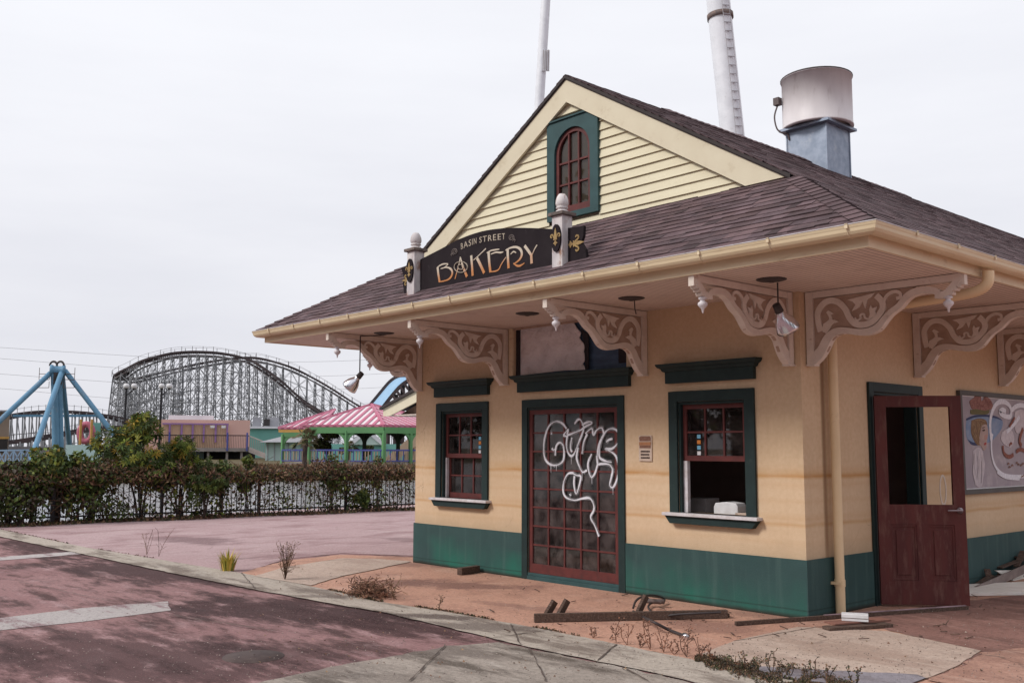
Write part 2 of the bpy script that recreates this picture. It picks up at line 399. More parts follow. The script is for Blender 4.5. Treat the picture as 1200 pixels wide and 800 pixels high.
b = MB(); wall_panel(SD, .15, LY, 0, ZS, [SDH], .15, b)
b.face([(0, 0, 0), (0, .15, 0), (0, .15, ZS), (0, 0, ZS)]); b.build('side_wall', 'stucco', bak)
b = MB(); b.box((-W, .15, 0), (-W+.15, LY, ZS)); b.box((-W+.15, LY-.15, 0), (-.15, LY, ZS)); b.build('rear_wall', 'stucco', bak)
b = MB(); b.box((-W+.15, .15, -.02), (-.15, LY-.15, .012)); b.box((-W+.15, .15, 3.06), (-.15, LY-.15, 3.10)); b.box((-W+.15, 4.2, .012), (-.15, 4.3, 3.06)); b.build('interior_shell', 'interior', bak)
# plinth band, 12 mm proud
b = MB()
PZ = .553
for x0, x1 in ((-W-.014, -3.943), (-2.247, .014)): b.box((x0, -.014, 0), (x1, -.002, PZ))
b.box((.002, -.002, 0), (.014, 1.232, PZ)); b.box((.002, 2.436, 0), (.014, LY, PZ)); b.box((-W-.014, -.002, 0), (-W-.002, LY, PZ))
b.build('plinth', 'plinth', bak)
# roof deck
hz = ZE+S*EG
b = MB(); e0, e1, ey = -W-EG, EG, -EG
def slab(pts, t=.05):
    a = [Vector(p)-Vector((0, 0, .012)) for p in pts]; c = [p-Vector((0, 0, t)) for p in a]; n = len(a)
    b.face(a); b.face(c[::-1])
    for i in range(n): b.face([a[i], a[(i+1) % n], c[(i+1) % n], c[i]])
RO = -.085                                         # rake overhang
YB = LY+E
slab([(e0, ey, ZE), (e1, ey, ZE), (0, 0, hz), (-W, 0, hz)])
slab([(e1, ey, ZE), (e1, YB, ZE), (XR, YB, RZ), (XR, RO, RZ), (RO*0, RO, hz), (0, 0, hz)])
slab([(e0, ey, ZE), (-W, 0, hz), (-W, RO, hz), (XR, RO, RZ), (XR, YB, RZ), (e0, YB, ZE)][::-1])
roof = b.build('roof', 'roof_deck', bak)
# shingles: every tab its own wedge
rnd = random.Random(3)
def shingles(name, P0, du, ds, rows, rowspan, nrm, exp=.128, smax=99, tk=1.):
    """P0 eave origin; du along the eave; ds up the slope; rowspan(s)->(u0,u1)"""
    b = MB()
    for k in range(rows):
        s0 = k*exp; s1 = min(s0+exp*1.25, smax)
        if s1-s0 < .02: continue
        u0, u1 = rowspan(s0); u0b, u1b = rowspan(s1); u = u0-rnd.random()*.2; 
        while u < u1:
            wd = rnd.choice((.11, .15, .18, .24, .30)); a = max(u, u0); c = min(u+wd, u1)
            if c-a > .02:
                th = (.008+rnd.random()*.009)*tk; j = rnd.uniform(-.006, .006) if rnd.random() < .9 else rnd.uniform(-.025, .012)
                l = rnd.uniform(.66, 1.18); wv = rnd.uniform(-.03, .03); col = (l+wv, l, l-wv)
                if rnd.random() < .05: col = (l*.55, l*.55, l*.55)
                at = lambda u_, s_, h: P0+du*u_+ds*s_+nrm*h
                ac = min(max(a, u0b), u1b); cc = min(max(c, u0b), u1b)
                A, B_, C_, D_ = at(a, s0+j, th), at(c, s0+j, th), at(cc, s1, .002), at(ac, s1, .002)
                b.face([A, B_, C_, D_], col); b.face([at(a, s0+j, -.012), at(c, s0+j, -.012), B_, A], (l*.8,)*3)
                b.face([at(a, s0+j, -.012), A, D_], (l*.8,)*3); b.face([at(c, s0+j, -.012), C_, B_], (l*.8,)*3)
            u += wd
    return b.build(name, 'shingle', roof)
kl = math.hypot(1, S)
dsf = Vector((0, 1, S))/kl; nf = Vector((0, -S, 1))/kl
rf = int(EG*kl/.128)+1
shingles('front_shingles', Vector((0, ey, ZE)), Vector((1, 0, 0)), dsf, rf, lambda s: (-W-EG+min(s/kl, EG), EG-min(s/kl, EG)), nf, smax=EG*kl)
dss = Vector((-1, 0, S))/kl; ns = Vector((S, 0, 1))/kl
rs = int((EG-XR)*kl/.128)+1
def span(s):
    h = s/kl; return ((ey+h) if h < EG else RO, YB)
shingles('side_shingles', Vector((EG, 0, ZE)), Vector((0, 1, 0)), dss, rs, span, ns, smax=(EG-XR)*kl, tk=.55)
dsl = Vector((1, 0, S))/kl; nl = Vector((-S, 0, 1))/kl
shingles('left_shingles', Vector((e0, 0, ZE)), Vector((0, 1, 0)), dsl, rs, span, nl, smax=(EG-XR)*kl)
# caps on hips and ridge
b = MB()
def caps(A, B_, nA, nB, dA, dB, step=.145, wd=.15):
    A = Vector(A); B_ = Vector(B_); L = (B_-A).length; d = (B_-A)/L; n = int(L/step)
    for i in range(n):
        p = A+d*(i*step); q = A+d*min(i*step+step*1.35, L); l = rnd.uniform(.75, 1.2); h = .018+rnd.random()*.006
        for dd, nn in ((dA, nA), (dB, nB)):
            a0, a1 = p+Vector((0, 0, h+.012)), p+dd*wd+nn*h; b0, b1 = q+Vector((0, 0, .016)), q+dd*wd+nn*.008
            b.face([a0, a1, b1, b0], (l, l, l)); b.face([a0-Vector((0, 0, .03)), a1-nn*.03, a1, a0], (.45,)*3); b.face([a1-nn*.03, b1-nn*.01, b1, a1], (.45,)*3)
caps((EG, -EG, ZE), (.06, -.06, hz-.04), nf, ns, Vector((-1, 0, 0)), Vector((0, 1, 0)))
b.build('hip_cap', 'shingle', roof); b = MB()
caps((-W-EG, -EG, ZE), (-W-.06, -.06, hz-.04), nf, nl, Vector((1, 0, 0)), Vector((0, 1, 0)))
b.build('hip_cap', 'shingle', roof); b = MB()
caps((XR, 8.6, RZ), (XR, 1.75, RZ), ns, nl, -dss, -dsl)
b.build('ridge_cap', 'shingle', roof)
# gable wall with lap siding
gx0, gx1 = -3.445, -2.585; gz0, gz1 = 4.36, 5.60
b = MB(); ex = .112; z = hz-.05; k = 0
b.face([(-W, .03, hz-.1), (0, .03, hz-.1), (XR, .03, RZ-.1)])
hw = lambda zz: max(0, (RZ-.02-zz)/S)
while z < RZ-.1:
    z1 = z+ex
    segs = [(XR-hw(z), XR+hw(z), XR-hw(z1), XR+hw(z1))]
    if z1 > gz0+.02 and z < gz1-.03: segs = [(segs[0][0], gx0+.01, segs[0][2], gx0+.01), (gx1-.01, segs[0][1], gx1-.01, segs[0][3])]
    for a0, a1, c0, c1 in segs:
        if a1-a0 < .02: continue
        yo = -.024+rnd.uniform(-.002, .002)
        b.face([(a0, yo, z), (a1, yo, z), (max(c1, a0), -.002, z1), (c0, -.002, z1)]); b.face([(a0, yo, z), (a0, .01, z+.001), (a1, .01, z+.001), (a1, yo, z)])
    z = z1
b.build('gable_siding', 'siding', bak)
# rake boards + dark drip edge
b = MB(); b2 = MB()
RW = .30
for sg in (-1, 1):
    o0 = (XR, RZ-.035); o1 = (XR+sg*(EG*0+W/2+.0), hz-.035)
    i1 = (XR+sg*(W/2-.34), hz-.035+.0); 
    # board polygon: top edge along the slope, lower edge parallel, cut level at the skirt roof
    top0 = (XR, RZ-.045); top1 = (XR+sg*W/2, hz-.045); lo0 = (XR, RZ-.045-RW); zc = hz-.02
    xlo = XR+sg*((RZ-.045-RW-zc)/S)
    xt = XR+sg*((RZ-.045-zc)/S)
    b.prism([top0, (xt, zc), (xlo, zc), lo0][::sg], lambda u, v, t: (u, t, v), -.038, -.072)
    b2.prism([(XR, RZ-.012), (XR+sg*W/2, hz-.012), (XR+sg*W/2, hz-.05), (XR, RZ-.05)][::sg], lambda u, v, t: (u, t, v), -.072, -.095)
b.build('rake_board', 'cream_trim', bak); b2.build('drip_edge', 'roof_deck', roof)
# eave sweeps
def sweep(name, prof, mat, parent, closed=True, bevel=0):
    b = MB(); n = len(prof); rings = []
    for o, z in prof: rings.append([(-W-o, -o, z), (o, -o, z), (o, LY+o-.2, z), (-W-o, LY+o-.2, z)])
    for i in range(n if closed else n-1):
        A = rings[i]; B_ = rings[(i+1) % n]
        for k in range(4): b.face([A[k], A[(k+1) % 4], B_[(k+1) % 4], B_[k]])
    return b.build(name, mat, parent, recalc=True)
sweep('fascia', [(E-.02, 3.092), (E+.004, 3.092), (E+.004, 3.235), (E-.02, 3.235)], 'fascia', bak)
g = []
for k in range(9):
    a = math.pi*k/8; g.append((E+.068-.062*math.cos(a), 3.225-.060*math.sin(a)))
gp = [(E+.006, 3.25)]+g+[(E+.135, 3.235), (E+.140, 3.252), (E+.126, 3.252), (E+.122, 3.222)]+[(E+.068+.054*math.cos(math.pi*k/8), 3.225-.053*math.sin(math.pi*k/8)) for k in range(1, 8)]+[(E+.012, 3.25)]
gut = sweep('gutter', gp, 'gutter', bak)
for p in gut.data.polygons: p.use_smooth = False
b = MB()
def clip(x, y, ax):
    if ax == 'x':
        b.box((x-.012, -E-.150, 3.225), (x+.012, -E-.141, 3.262)); b.box((x-.012, -E-.15, 3.2535), (x+.012, -E, 3.2575))
        b.tube([(x, -E-.068-.065*math.cos(t), 3.225-.063*math.sin(t)) for t in [math.pi*q/6 for q in range(7)]], .005, 4)
    else:
        b.box((E+.141, y-.012, 3.225), (E+.150, y+.012, 3.262)); b.box((E, y-.012, 3.2535), (E+.15, y+.012, 3.2575))
for i in range(14): clip(-W-E+.35+i*.68, 0, 'x')
for i in range(22): clip(0, -E+.5+i*.72, 'y')
b.build('gutter_clip', 'fascia', gut, kind='stuff')
sweep('gutter_lip', [(E+.128, 3.2535), (E+.143, 3.2535), (E+.143, 3.260), (E+.128, 3.260)], 'sill_white', gut)
b = MB()
for A in (((-W-E, -E), (E, 0)), ((-W-E, 0), (-W, LY)), ((0, 0), (E, LY))):
    b.box((A[0][0]+(.02 if A[0][0] < -W else 0), A[0][1]+(.02 if A[0][1] < -1 else .0), ZS-.004), (A[1][0]-(.02 if A[1][0] > 1 else 0), A[1][1]-(.0 if A[1][1] == 0 else 0), ZS+.02))
b.build('soffit', 'soffit', bak)
# shallow wall-top frieze
b = MB(); b.box((-4.09, -.02, ZS-.03), (-2.21, -.002, ZS-.006)); b.build('transom_head', 'bracket_back', bak)
# transom pilaster casing: cream strips
b = MB(); b.box((-4.175, -.022, 2.492), (-4.105, -.002, ZS-.006)); b.build('transom_casing', 'fascia', bak); b = MB(); b.box((-2.195, -.022, 2.492), (-2.125, -.002, ZS-.006)); b.build('transom_casing', 'fascia', bak)

# ---- windows
def casing(b, fn, u0, u1, z0, z1, w, sill=False, t=-.030):
    """picture-frame boards around hole u0..u1 z0..z1 (outer = hole + w)"""
    A = lambda a, c, d, e: b.prism([(a, c), (d, c), (d, e), (a, e)], fn, t, -.002)
    A(u0-w, z0, u0, z1+w); A(u1, z0, u1+w, z1+w); A(u0, z1, u1, z1+w)
def cornice(u0, u1, parent):
    b = MB()
    b.box((u0, -.055, 2.285), (u1, -.002, 2.405))
    pr = [(.055, 2.405), (.075, 2.415), (.085, 2.44), (.112, 2.455), (.125, 2.475), (.128, 2.492)]
    rings = []
    for o, z in pr: rings.append([(u0-o+.05, -.002, z), (u0-o+.05, -o, z), (u1+o-.05, -o, z), (u1+o-.05, -.002, z)])
    for i in range(len(rings)-1):
        for k in range(3): b.face([rings[i][k], rings[i][k+1], rings[i+1][k+1], rings[i+1][k]])
    b.face(rings[-1])
    return b.build('cornice', 'trim_green', parent)
def sash(b, u0, u1, z0, z1, y, nu, nz, w=.045, bot=None, d=.035):
    bot = bot or w
    b.box((u0, y, z0), (u0+w, y+d, z1)); b.box((u1-w, y, z0), (u1, y+d, z1)); b.box((u0+w, y, z0), (u1-w, y+d, z0+bot)); b.box((u0+w, y, z1-w), (u1-w, y+d, z1))
    iu0, iu1, iz0, iz1 = u0+w, u1-w, z0+bot, z1-w; mw = .020
    for i in range(1, nu):
        u = iu0+(iu1-iu0)*i/nu; b.box((u-mw/2, y+.004, iz0), (u+mw/2, y+d-.006, iz1))
    for j in range(1, nz):
        z = iz0+(iz1-iz0)*j/nz; b.box((iu0, y+.007, z-mw/2), (iu1, y+d-.010, z+mw/2))
def window(H, open_, label):
    u0, u1, z0, z1 = H
    b = MB(); casing(b, FR, u0, u1, z0, z1, .112)
    b.box((u0, .0, z0), (u0+.028, .14, z1)); b.box((u1-.028, .0, z0), (u1, .14, z1)); b.box((u0+.028, .0, z1-.03), (u1-.028, .14, z1))
    f = b.build('window', 'trim_green', bak, bevel=.003, label=label)
    cornice(u0-.13, u1+.13, f)
    b = MB(); b.box((u0-.165, -.10, z0-.032), (u1+.165, .14, z0+.0)); b.build('sill', 'sill_white', f, bevel=.004)
    b = MB(); b.prism([(u0-.15, z0-.034), (u1+.15, z0-.034), (u1+.085, z0-.112), (u0-.085, z0-.112)], FR, -.07, -.002); b.build('apron', 'trim_green', f, bevel=.003)
    a0, a1 = u0+.028, u1-.028; zm = 1.49
    b = MB(); sash(b, a0, a1, zm-.025, z1-.03, .045, 3, 2, bot=.055); b.build('upper_sash', 'sash_red', f)
    b = MB(); b.box((a0+.04, .062, zm+.02), (a1-.04, .066, z1-.07)); b.build('pane', 'window_glass', f)
    if open_:
        b = MB(); sash(b, a0, a1, zm+.03, z1-.06, .090, 3, 2, bot=.05); b.build('lower_sash', 'sash_red', f)
        b = MB(); b.box((a0, .040, z0+.001), (a0+.05, .085, zm-.026)); b.build('jamb_liner', 'sill_white', f)
    else:
        b = MB(); sash(b, a0, a1, z0+.002, zm+.01, .090, 3, 2, bot=.07); b.build('lower_sash', 'sash_red', f)
        b = MB(); b.box((a0+.04, .107, z0+.06), (a1-.04, .111, zm-.03)); b.build('pane', 'window_glass', f)
        b = MB(); b.box((a0, .040, z0+.001), (a0+.022, .085, zm-.026)); b.build('jamb_liner', 'sill_white', f)
    # little stickers on the upper sash glass
    bb = MB(); sxx = a1-.135 if not open_ else a0+.17
    for i, mt in enumerate(('sticker_blue', 'sticker_orange', 'sticker_blue', 'sticker_white')):
        bb = MB(); bb.box((sxx, .0575, 1.70-i*.058), (sxx+.045, .0610, 1.74-i*.058)); bb.build('sticker', mt, f)
    return f
window(WL, False, 'closed red sash window left of the graffitied door')
window(WR, True, 'red sash window raised open between the door and the corner')
# door
u0, u1, z0, z1 = DR
b = MB(); casing(b, FR, u0, u1, 0.0, z1, .098, t=-.022); b.box((u0, 0, .10), (u0+.012, .14, z1)); b.box((u1-.012, 0, .10), (u1, .14, z1)); b.box((u0+.012, 0, z1-.03), (u1-.012, .14, z1))
gd = b.build('glazed_door', 'trim_green', bak, bevel=.003, label='large red many-paned door covered in white graffiti')
cornice(u0-.15, u1+.20, gd)
b = MB(); b.box((u0, -.022, .004), (u1, .13, .052)); b.box((u0, -.012, .052), (u1, .13, .088)); b.build('threshold', 'trim_green_light', gd, bevel=.004)
b = MB(); sash(b, u0+.012, u1-.012, .09, z1-.03, .010, 5, 8, w=.055, bot=.11, d=.04); b.build('door_leaf', 'sash_red', gd)
b = MB(); b.box((u0+.06, .028, .19), (u1-.06, .033, z1-.08)); pane = b.build('pane', 'door_glass', gd)
def traced(ox, oy, s, ax, c, axes):
    def f(x, y):
        p = hit(ox+x/s, oy+y/s, ax, c); return (p[axes[0]], p[axes[1]])
    return f
tr = traced(620, 470, 4.708, 1, .004, (0, 2))
strokes = [
 [(205, 150), (180, 120), (145, 112), (110, 135), (88, 190), (80, 250), (85, 310), (110, 345), (150, 352), (185, 330), (192, 285), (185, 240), (165, 228), (148, 250), (143, 300)], [(125, 258), (132, 268), (146, 262)], [(120, 182), (126, 172)],
 [(205, 192), (190, 188), (200, 172), (215, 155), (212, 185), (250, 172), (285, 158), (312, 138), (345, 122), (335, 112), (310, 120), (290, 132)],
 [(210, 190), (205, 240), (215, 285), (235, 302), (252, 280), (272, 230), (292, 180), (300, 145), (285, 105), (268, 102), (250, 125)], [(235, 200), (228, 255), (236, 280)],
 [(270, 255), (262, 310), (275, 355), (295, 390), (318, 380)], [(320, 180), (300, 230), (292, 290)], [(310, 178), (345, 150), (355, 185), (372, 160), (400, 146), (412, 178)],
 [(345, 290), (325, 340), (330, 390), (345, 418), (365, 392), (378, 340), (376, 300), (385, 240), (405, 195)],
 [(400, 205), (425, 165), (455, 150), (485, 162), (497, 195), (485, 235), (455, 262), (420, 262), (455, 280), (480, 305), (492, 350), (490, 400), (478, 450), (460, 475), (445, 460), (455, 415), (460, 375), (440, 348), (400, 345), (378, 345), (372, 300)], [(400, 210), (388, 260), (390, 310), (425, 330), (455, 335)], [(425, 225), (440, 213), (460, 207)],
 [(245, 395), (215, 400), (193, 440), (188, 495), (205, 530), (250, 545), (300, 535), (335, 535), (355, 565), (357, 600), (340, 640), (365, 690), (385, 745)], [(240, 395), (262, 408), (285, 415), (278, 460), (260, 510), (248, 460), (250, 412)], [(222, 512), (232, 518)]]
b = MB()
for i, st in enumerate(strokes):
    p = bez([tr(*q) for q in st], 6) if len(st) > 2 else [tr(*q) for q in st]
    n = len(p); ws = [.021*(.8+.4*math.sin(i*2+k*.35)) for k in range(n)]
    b.ribbon(p, ws, lambda u, v, t: (u, t, v), .0085-.0003*i, .0065-.0003*i)
b.build('graffiti', 'spray_white', pane)
b = MB(); rg_ = random.Random(2)
for i, st in enumerate(strokes):
    p = bez([tr(*q) for q in st], 6) if len(st) > 2 else [tr(*q) for q in st]
    b.ribbon(p, [.042*(.8+.4*rg_.random()) for _ in p], lambda u, v, t: (u, t, v), .0096-.00005*i, .0092-.00005*i)
b.build('overspray', 'spray_mist', pane)
for q in ((120, 345), (232, 300), (292, 388), (346, 416), (462, 474), (150, 350)):
    b = MB(); a_ = tr(*q); b.ribbon([a_, (a_[0], a_[1]-.05-.07*rg_.random())], [.006, .003], lambda u, v, t: (u, t, v), .0070, .0050); b.build('paint_drip', 'spray_white', pane)
# transom: torn sheet and blue tarp
tf = b = MB(); b.box((TR[0]+.002, .08, 2.495), (TR[1]-.002, .085, 3.10)); tp = b.build('transom_tarp', 'tarp_blue', bak)
b = MB(); poly = [tr2 for tr2 in [(606, 440), (604, 428), (605, 405), (611, 385), (640, 380), (672, 377), (676, 384), (681, 390), (679, 396), (686, 405), (684, 412), (687, 420), (683, 426), (687, 433), (660, 434)]]
pts = [hit(x, y, 1, .05) for x, y in poly]
b.prism([(p.x, min(p.z, 3.1)) for p in pts], FR, .045, .055); b.build('torn_sheet', 'sheet_white', tp)
b = MB(); pts = [hit(x, y, 1, .04) for x, y in [(681, 385), (690, 392), (690, 432), (686, 433), (685, 405)]]
b.prism([(p.x, min(p.z, 3.1)) for p in pts], FR, .035, .043); b.build('torn_edge', 'curtain_black', tp); b = MB(); b.box((-2.36, .03, 2.56), (-2.22, .06, 3.1)); b.build('torn_edge', 'curtain_black', tp); b = MB(); b.box((-4.098, .03, 2.5), (-4.03, .06, 3.1)); b.build('torn_edge', 'curtain_black', tp)
# side door: casing and the open leaf
b = MB(); u0, u1, z0, z1 = SDH; casing(b, lambda u, z, t: (-t, u, z), u0, u1, 0, z1, .098)
b.box((-.14, u0, 0), (-.0, u0+.03, z1)); b.box((-.14, u1-.03, 0), (0, u1, z1)); b.box((-.14, u0+.03, z1-.03), (0, u1-.03, z1))
dc = b.build('side_door', 'trim_green', bak, bevel=.003, label='panelled red side door standing wide open with its glass gone')
H0 = Vector((.035, 1.30, .03)); H1 = Vector((.68, 1.868, .03)); dd = (H1-H0).normalized(); dn = Vector((dd.y, -dd.x, 0)); DL = (H1-H0).length
def DF(u, v, t): return H0+dd*u+Vector((0, 0, v))+dn*t
def dbox(b, a, c, d, e, t0, t1): b.prism([(a, c), (d, c), (d, e), (a, e)], DF, t0, t1)
b = MB(); HT = 2.11
dbox(b, 0, 0, .115, HT, 0, .045); dbox(b, DL-.115, 0, DL, HT, 0, .045); dbox(b, .115, HT-.115, DL-.115, HT, 0, .045); dbox(b, .115, .80, DL-.115, 1.0, 0, .045)
dbox(b, .115, 0, DL-.115, .24, 0, .045); dbox(b, DL/2-.055, .24, DL/2+.055, .80, 0, .045)
leaf = b.build('door_leaf', 'door_red', dc, bevel=.003)
b = MB()
for a, c in ((.115, DL/2-.055), (DL/2+.055, DL-.115)):
    dbox(b, a, .24, c, .80, .014, .030); dbox(b, a+.055, .295, c-.055, .745, .030, .040)
    for (p, q, r, s) in ((a, .24, c, .262), (a, .778, c, .80), (a, .262, a+.022, .778), (c-.022, .262, c, .778)): dbox(b, p, q, r, s, .031, .038)
b.build('door_panel', 'door_red', dc, bevel=.004)
b = MB(); hc = DF(DL-.058, .945, .045); b.lathe(hc, [(0, 0), (.032, 0), (.032, .008), (.026, .014), (.012, .016), (.012, .05), (0, .05)], 16, dn); b.tube([hc+dn*.045, hc+dn*.05-dd*.03, hc+dn*.05-dd*.13], [.011, .011, .008], 8)
hc2 = DF(DL-.058, .945, 0); b.lathe(hc2, [(0, 0), (.032, 0), (.032, .008), (.012, .016), (.012, .05), (0, .05)], 16, -dn)
b.build('handle', 'steel_handle', dc)
# white paint loop on the wall seen through the door
b = MB(); c0 = hit(1105, 574, 0, 0); pts = [(c0.y+.075*math.cos(a), c0.z+.165*math.sin(a)) for a in [2*math.pi*k/20 for k in range(21)]]
b.ribbon(pts, .028, lambda u, v, t: (t, u, v), .002, .004); b.build('spray_ring', 'spray_grey', bak)
# gable window
b = MB(); cxw = (gx0+gx1)/2; au = .30; zsp = 5.175; zb = 4.43
arch = [(cxw+au*math.cos(a), zsp+au*math.sin(a)) for a in [math.pi*k/16 for k in range(17)]]
b.prism([(gx0, gz0), (cxw-au, gz0), (cxw-au, zsp), (gx0, zsp)], FR, -.05, .0)
b.prism([(cxw+au, gz0), (gx1, gz0), (gx1, zsp), (cxw+au, zsp)], FR, -.05, .0)
b.prism([(cxw-au, gz0), (cxw+au, gz0), (cxw+au, zb), (cxw-au, zb)], FR, -.05, .0)
for i in range(16):
    p, q = arch[i], arch[i+1]; tx = lambda x: gx1 if x > cxw else gx0
    zp = gz1
    b.prism([p, (p[0], zp), (q[0], zp), q], FR, -.05, .0)
b.prism([(cxw+au, zsp), (gx1, zsp), (gx1, gz1), (cxw+au, gz1)], FR, -.05, 0); b.prism([(gx0, zsp), (cxw-au, zsp), (cxw-au, gz1), (gx0, gz1)], FR, -.05, 0)
# clip the two top corners lower under the rake
gw = b.build('gable_window', 'trim_green_light', bak)
b = MB(); b.box((gx0-.015, -.07, gz1), (gx1+.015, 0, gz1+.02)); b.build('drip_cap', 'trim_green_light', gw)
b = MB(); ro = au-.004; ri = au-.052
outer = [(cxw+ro*math.cos(a), zsp+ro*math.sin(a)) for a in [math.pi*k/16 for k in range(17)]]; inner = [(cxw+ri*math.cos(a), zsp+ri*math.sin(a)) for a in [math.pi*k/16 for k in range(17)]]
for i in range(16): b.prism([outer[i], outer[i+1], inner[i+1], inner[i]], FR, -.02, .02)
b.box((cxw-ro, -.02, zb), (cxw-ri, .02, zsp)); b.box((cxw+ri, -.02, zb), (cxw+ro, .02, zsp)); b.box((cxw-ri, -.02, zb), (cxw+ri, .02, zb+.085))
for sx_ in (-1, 1): b.box((cxw+sx_*ri/3-.011, -.016, zb+.085), (cxw+sx_*ri/3+.011, .012, zsp+ri*.93))
for zz in (4.79, 5.06): b.box((cxw-ri, -.013, zz-.011), (cxw+ri, .010, zz+.011))
b.build('sash', 'sash_red', gw)
b = MB(); b.face([(cxw-ro, .008, zb), (cxw+ro, .008, zb)]+[(x, .008, z) for x, z in outer]); b.build('pane', 'attic_glass', gw)
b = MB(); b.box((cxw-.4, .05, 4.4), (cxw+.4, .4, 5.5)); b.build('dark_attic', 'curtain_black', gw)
# ---- downspout
b = MB(); r = .046
b.tube([(.075, .455, .02), (.075, .455, 2.80)], r, 4+8); b.tube([(.075, .455, .28), (.075, .455, .345)], r+.006, 12)
b.tube(bez([(.075, .455, 2.78), (.09, .455, 2.86), (.20, .455, 2.90), (.75, .42, 2.93), (1.25, .40, 2.95), (1.50, .40, 2.97), (1.61, .40, 3.03), (1.626, .40, 3.14)], 6), r+.002, 12)
ds = b.build('downspout', 'spout', bak)
b = MB(); b.box((.0, .395, .30), (.03, .515, .325)); b.box((.025, .392, .30), (.13, .398, .325)); b.build('strap', 'spout', ds)

# ---- brackets (u outward, v height, t across)
low = [(.089, 2.388), (.137, 2.44), (.222, 2.523), (.263, 2.609), (.324, 2.658), (.398, 2.672), (.484, 2.656), (.583, 2.637), (.682, 2.642), (.766, 2.68), (.838, 2.76), (.894, 2.812), (.963, 2.85), (1.032, 2.915), (1.099, 2.95), (1.177, 2.962), (1.254, 2.95), (1.310, 2.925)]
up_ = [(.117, 2.538), (.174, 2.629), (.251, 2.705), (.341, 2.731), (.443, 2.722), (.543, 2.70), (.641, 2.70), (.72, 2.725), (.784, 2.785), (.85, 2.843), (.938, 2.898), (1.008, 2.975), (1.089, 3.015), (1.18, 3.022), (1.282, 3.005), (1.336, 2.965)]
scr = [(.161, 2.713), (.142, 2.797), (.137, 2.894), (.185, 2.965), (.262, 2.998), (.35, 2.975), (.421, 2.906), (.461, 2.821), (.517, 2.756), (.601, 2.735), (.686, 2.753), (.751, 2.807), (.794, 2.868), (.79, 2.934), (.738, 2.995)]
def make_bracket():
    f = lambda u, v, t: (u, t, v)
    b = MB(); b.box((.012, -.038, 2.40), (.088, .038, 3.10)); b.box((.088, -.032, 3.038), (1.515, .032, 3.10)); b.box((.004, -.045, 2.384), (.096, .045, 2.402))
    br = b.build('bracket', 'bracket_white', bak)
    b = MB(); back = [(.085, 2.44)]+low[1:11]+[(.95, 2.90), (1.02, 2.99), (1.1, 3.032), (.085, 3.032)]
    b.prism(back, f, -.016, .016); b.build('panel', 'bracket_back', br)
    b = MB(); mid = []
    ll = bez(low, 4); uu = bez(up_, 4)
    def near(p, Q): return min(Q, key=lambda q: (p[0]-q[0])**2+(p[1]-q[1])**2)
    pts = []; ws = []
    for p in ll[2:]:
        q = near(p, uu); pts.append(((p[0]+q[0])/2, (p[1]+q[1])/2)); ws.append(max(.045, math.hypot(p[0]-q[0], p[1]-q[1])))
    ws = [sum(ws[max(0, i-3):i+4])/len(ws[max(0, i-3):i+4]) for i in range(len(ws))]
    b.ribbon([(.075, 2.41)]+pts, [.05]+ws, f, -.035, .035)
    b.ribbon(bez([(1.285, 2.937), (1.34, 2.93), (1.385, 2.945), (1.43, 2.985), (1.50, 3.06)], 4), [.06]*6+[.055]*11, f, -.034, .034)
    b.prism([(1.46, 3.00), (1.545, 3.0), (1.545, 3.104), (1.46, 3.104)], f, -.030, .030)
    for q_ in ((1.425, 2.94), (1.462, 2.972), (1.495, 2.995)): b.prism([(q_[0]+.02*math.cos(k*1.047), q_[1]+.02*math.sin(k*1.047)) for k in range(6)], f, -.033, .033)
    b.build('moulding', 'bracket_white', br, bevel=.004)
    b = MB(); b.ribbon(bez(scr, 5), .058, f, -.029, .029)
    b.prism([(.19, 2.78), (.23, 2.80), (.26, 2.82), (.31, 2.81), (.35, 2.79), (.30, 2.775), (.25, 2.745), (.185, 2.70), (.18, 2.74)], f, -.028, .028)
    b.ribbon(bez([(.20, 2.70), (.25, 2.76), (.27, 2.83), (.25, 2.88)], 4), [.05]*6+[.03]*7, f, -.027, .027)
    b.prism([(.225, 2.885), (.245, 2.905), (.275, 2.89), (.30, 2.87), (.275, 2.86), (.25, 2.86)], f, -.026, .026)
    b.prism([(.45, 2.985), (.72, 3.02), (.69, 2.985), (.65, 2.965), (.625, 2.885), (.60, 2.955), (.565, 2.905), (.535, 2.89), (.49, 2.875), (.53, 2.93), (.50, 2.965)], f, -.027, .027)
    b.ribbon(bez([(.52, 2.81), (.54, 2.78), (.575, 2.80), (.575, 2.83), (.61, 2.835), (.62, 2.80), (.655, 2.785), (.675, 2.815)], 4), .018, f, -.028, .028)
    b.prism([(.68, 2.91), (.70, 2.88), (.74, 2.89), (.72, 2.85), (.735, 2.82), (.70, 2.80), (.66, 2.775), (.67, 2.83), (.665, 2.87)], f, -.029, .029)
    b.ribbon(bez([(.80, 2.90), (.83, 2.97), (.90, 3.01), (.96, 2.995), (.97, 2.955), (.93, 2.945)], 4), .03, f, -.030, .030)
    b.build('scrollwork', 'bracket_white', br, bevel=.003)
    b = MB(); b.lathe((1.385, 0, 2.77), [(0, 0), (.006, .01), (.014, .045), (.032, .060), (.044, .078), (.042, .098), (.022, .112), (.020, .122), (.038, .130), (.038, .142), (.026, .150), (.026, .160), (0, .160)], 14)
    b.build('pendant', 'pendant_white', br)
    return br
br0 = make_bracket(); snap()
places = [(-.10, 0, -90), (-1.935, 0, -90), (-4.24, 0, -90), (-6.06, 0, -90)]+[(0, y, 0) for y in (.13, 2.33, 4.60, 6.80, 9.0)]+[(-W, y, 180) for y in (.13, 2.33, 4.60)]
for i, (x, y, a) in enumerate(places):
    o = br0 if i == 0 else copy_tree(br0, bak); o.location = (x, y, 0); o.rotation_euler = (0, 0, R(a))

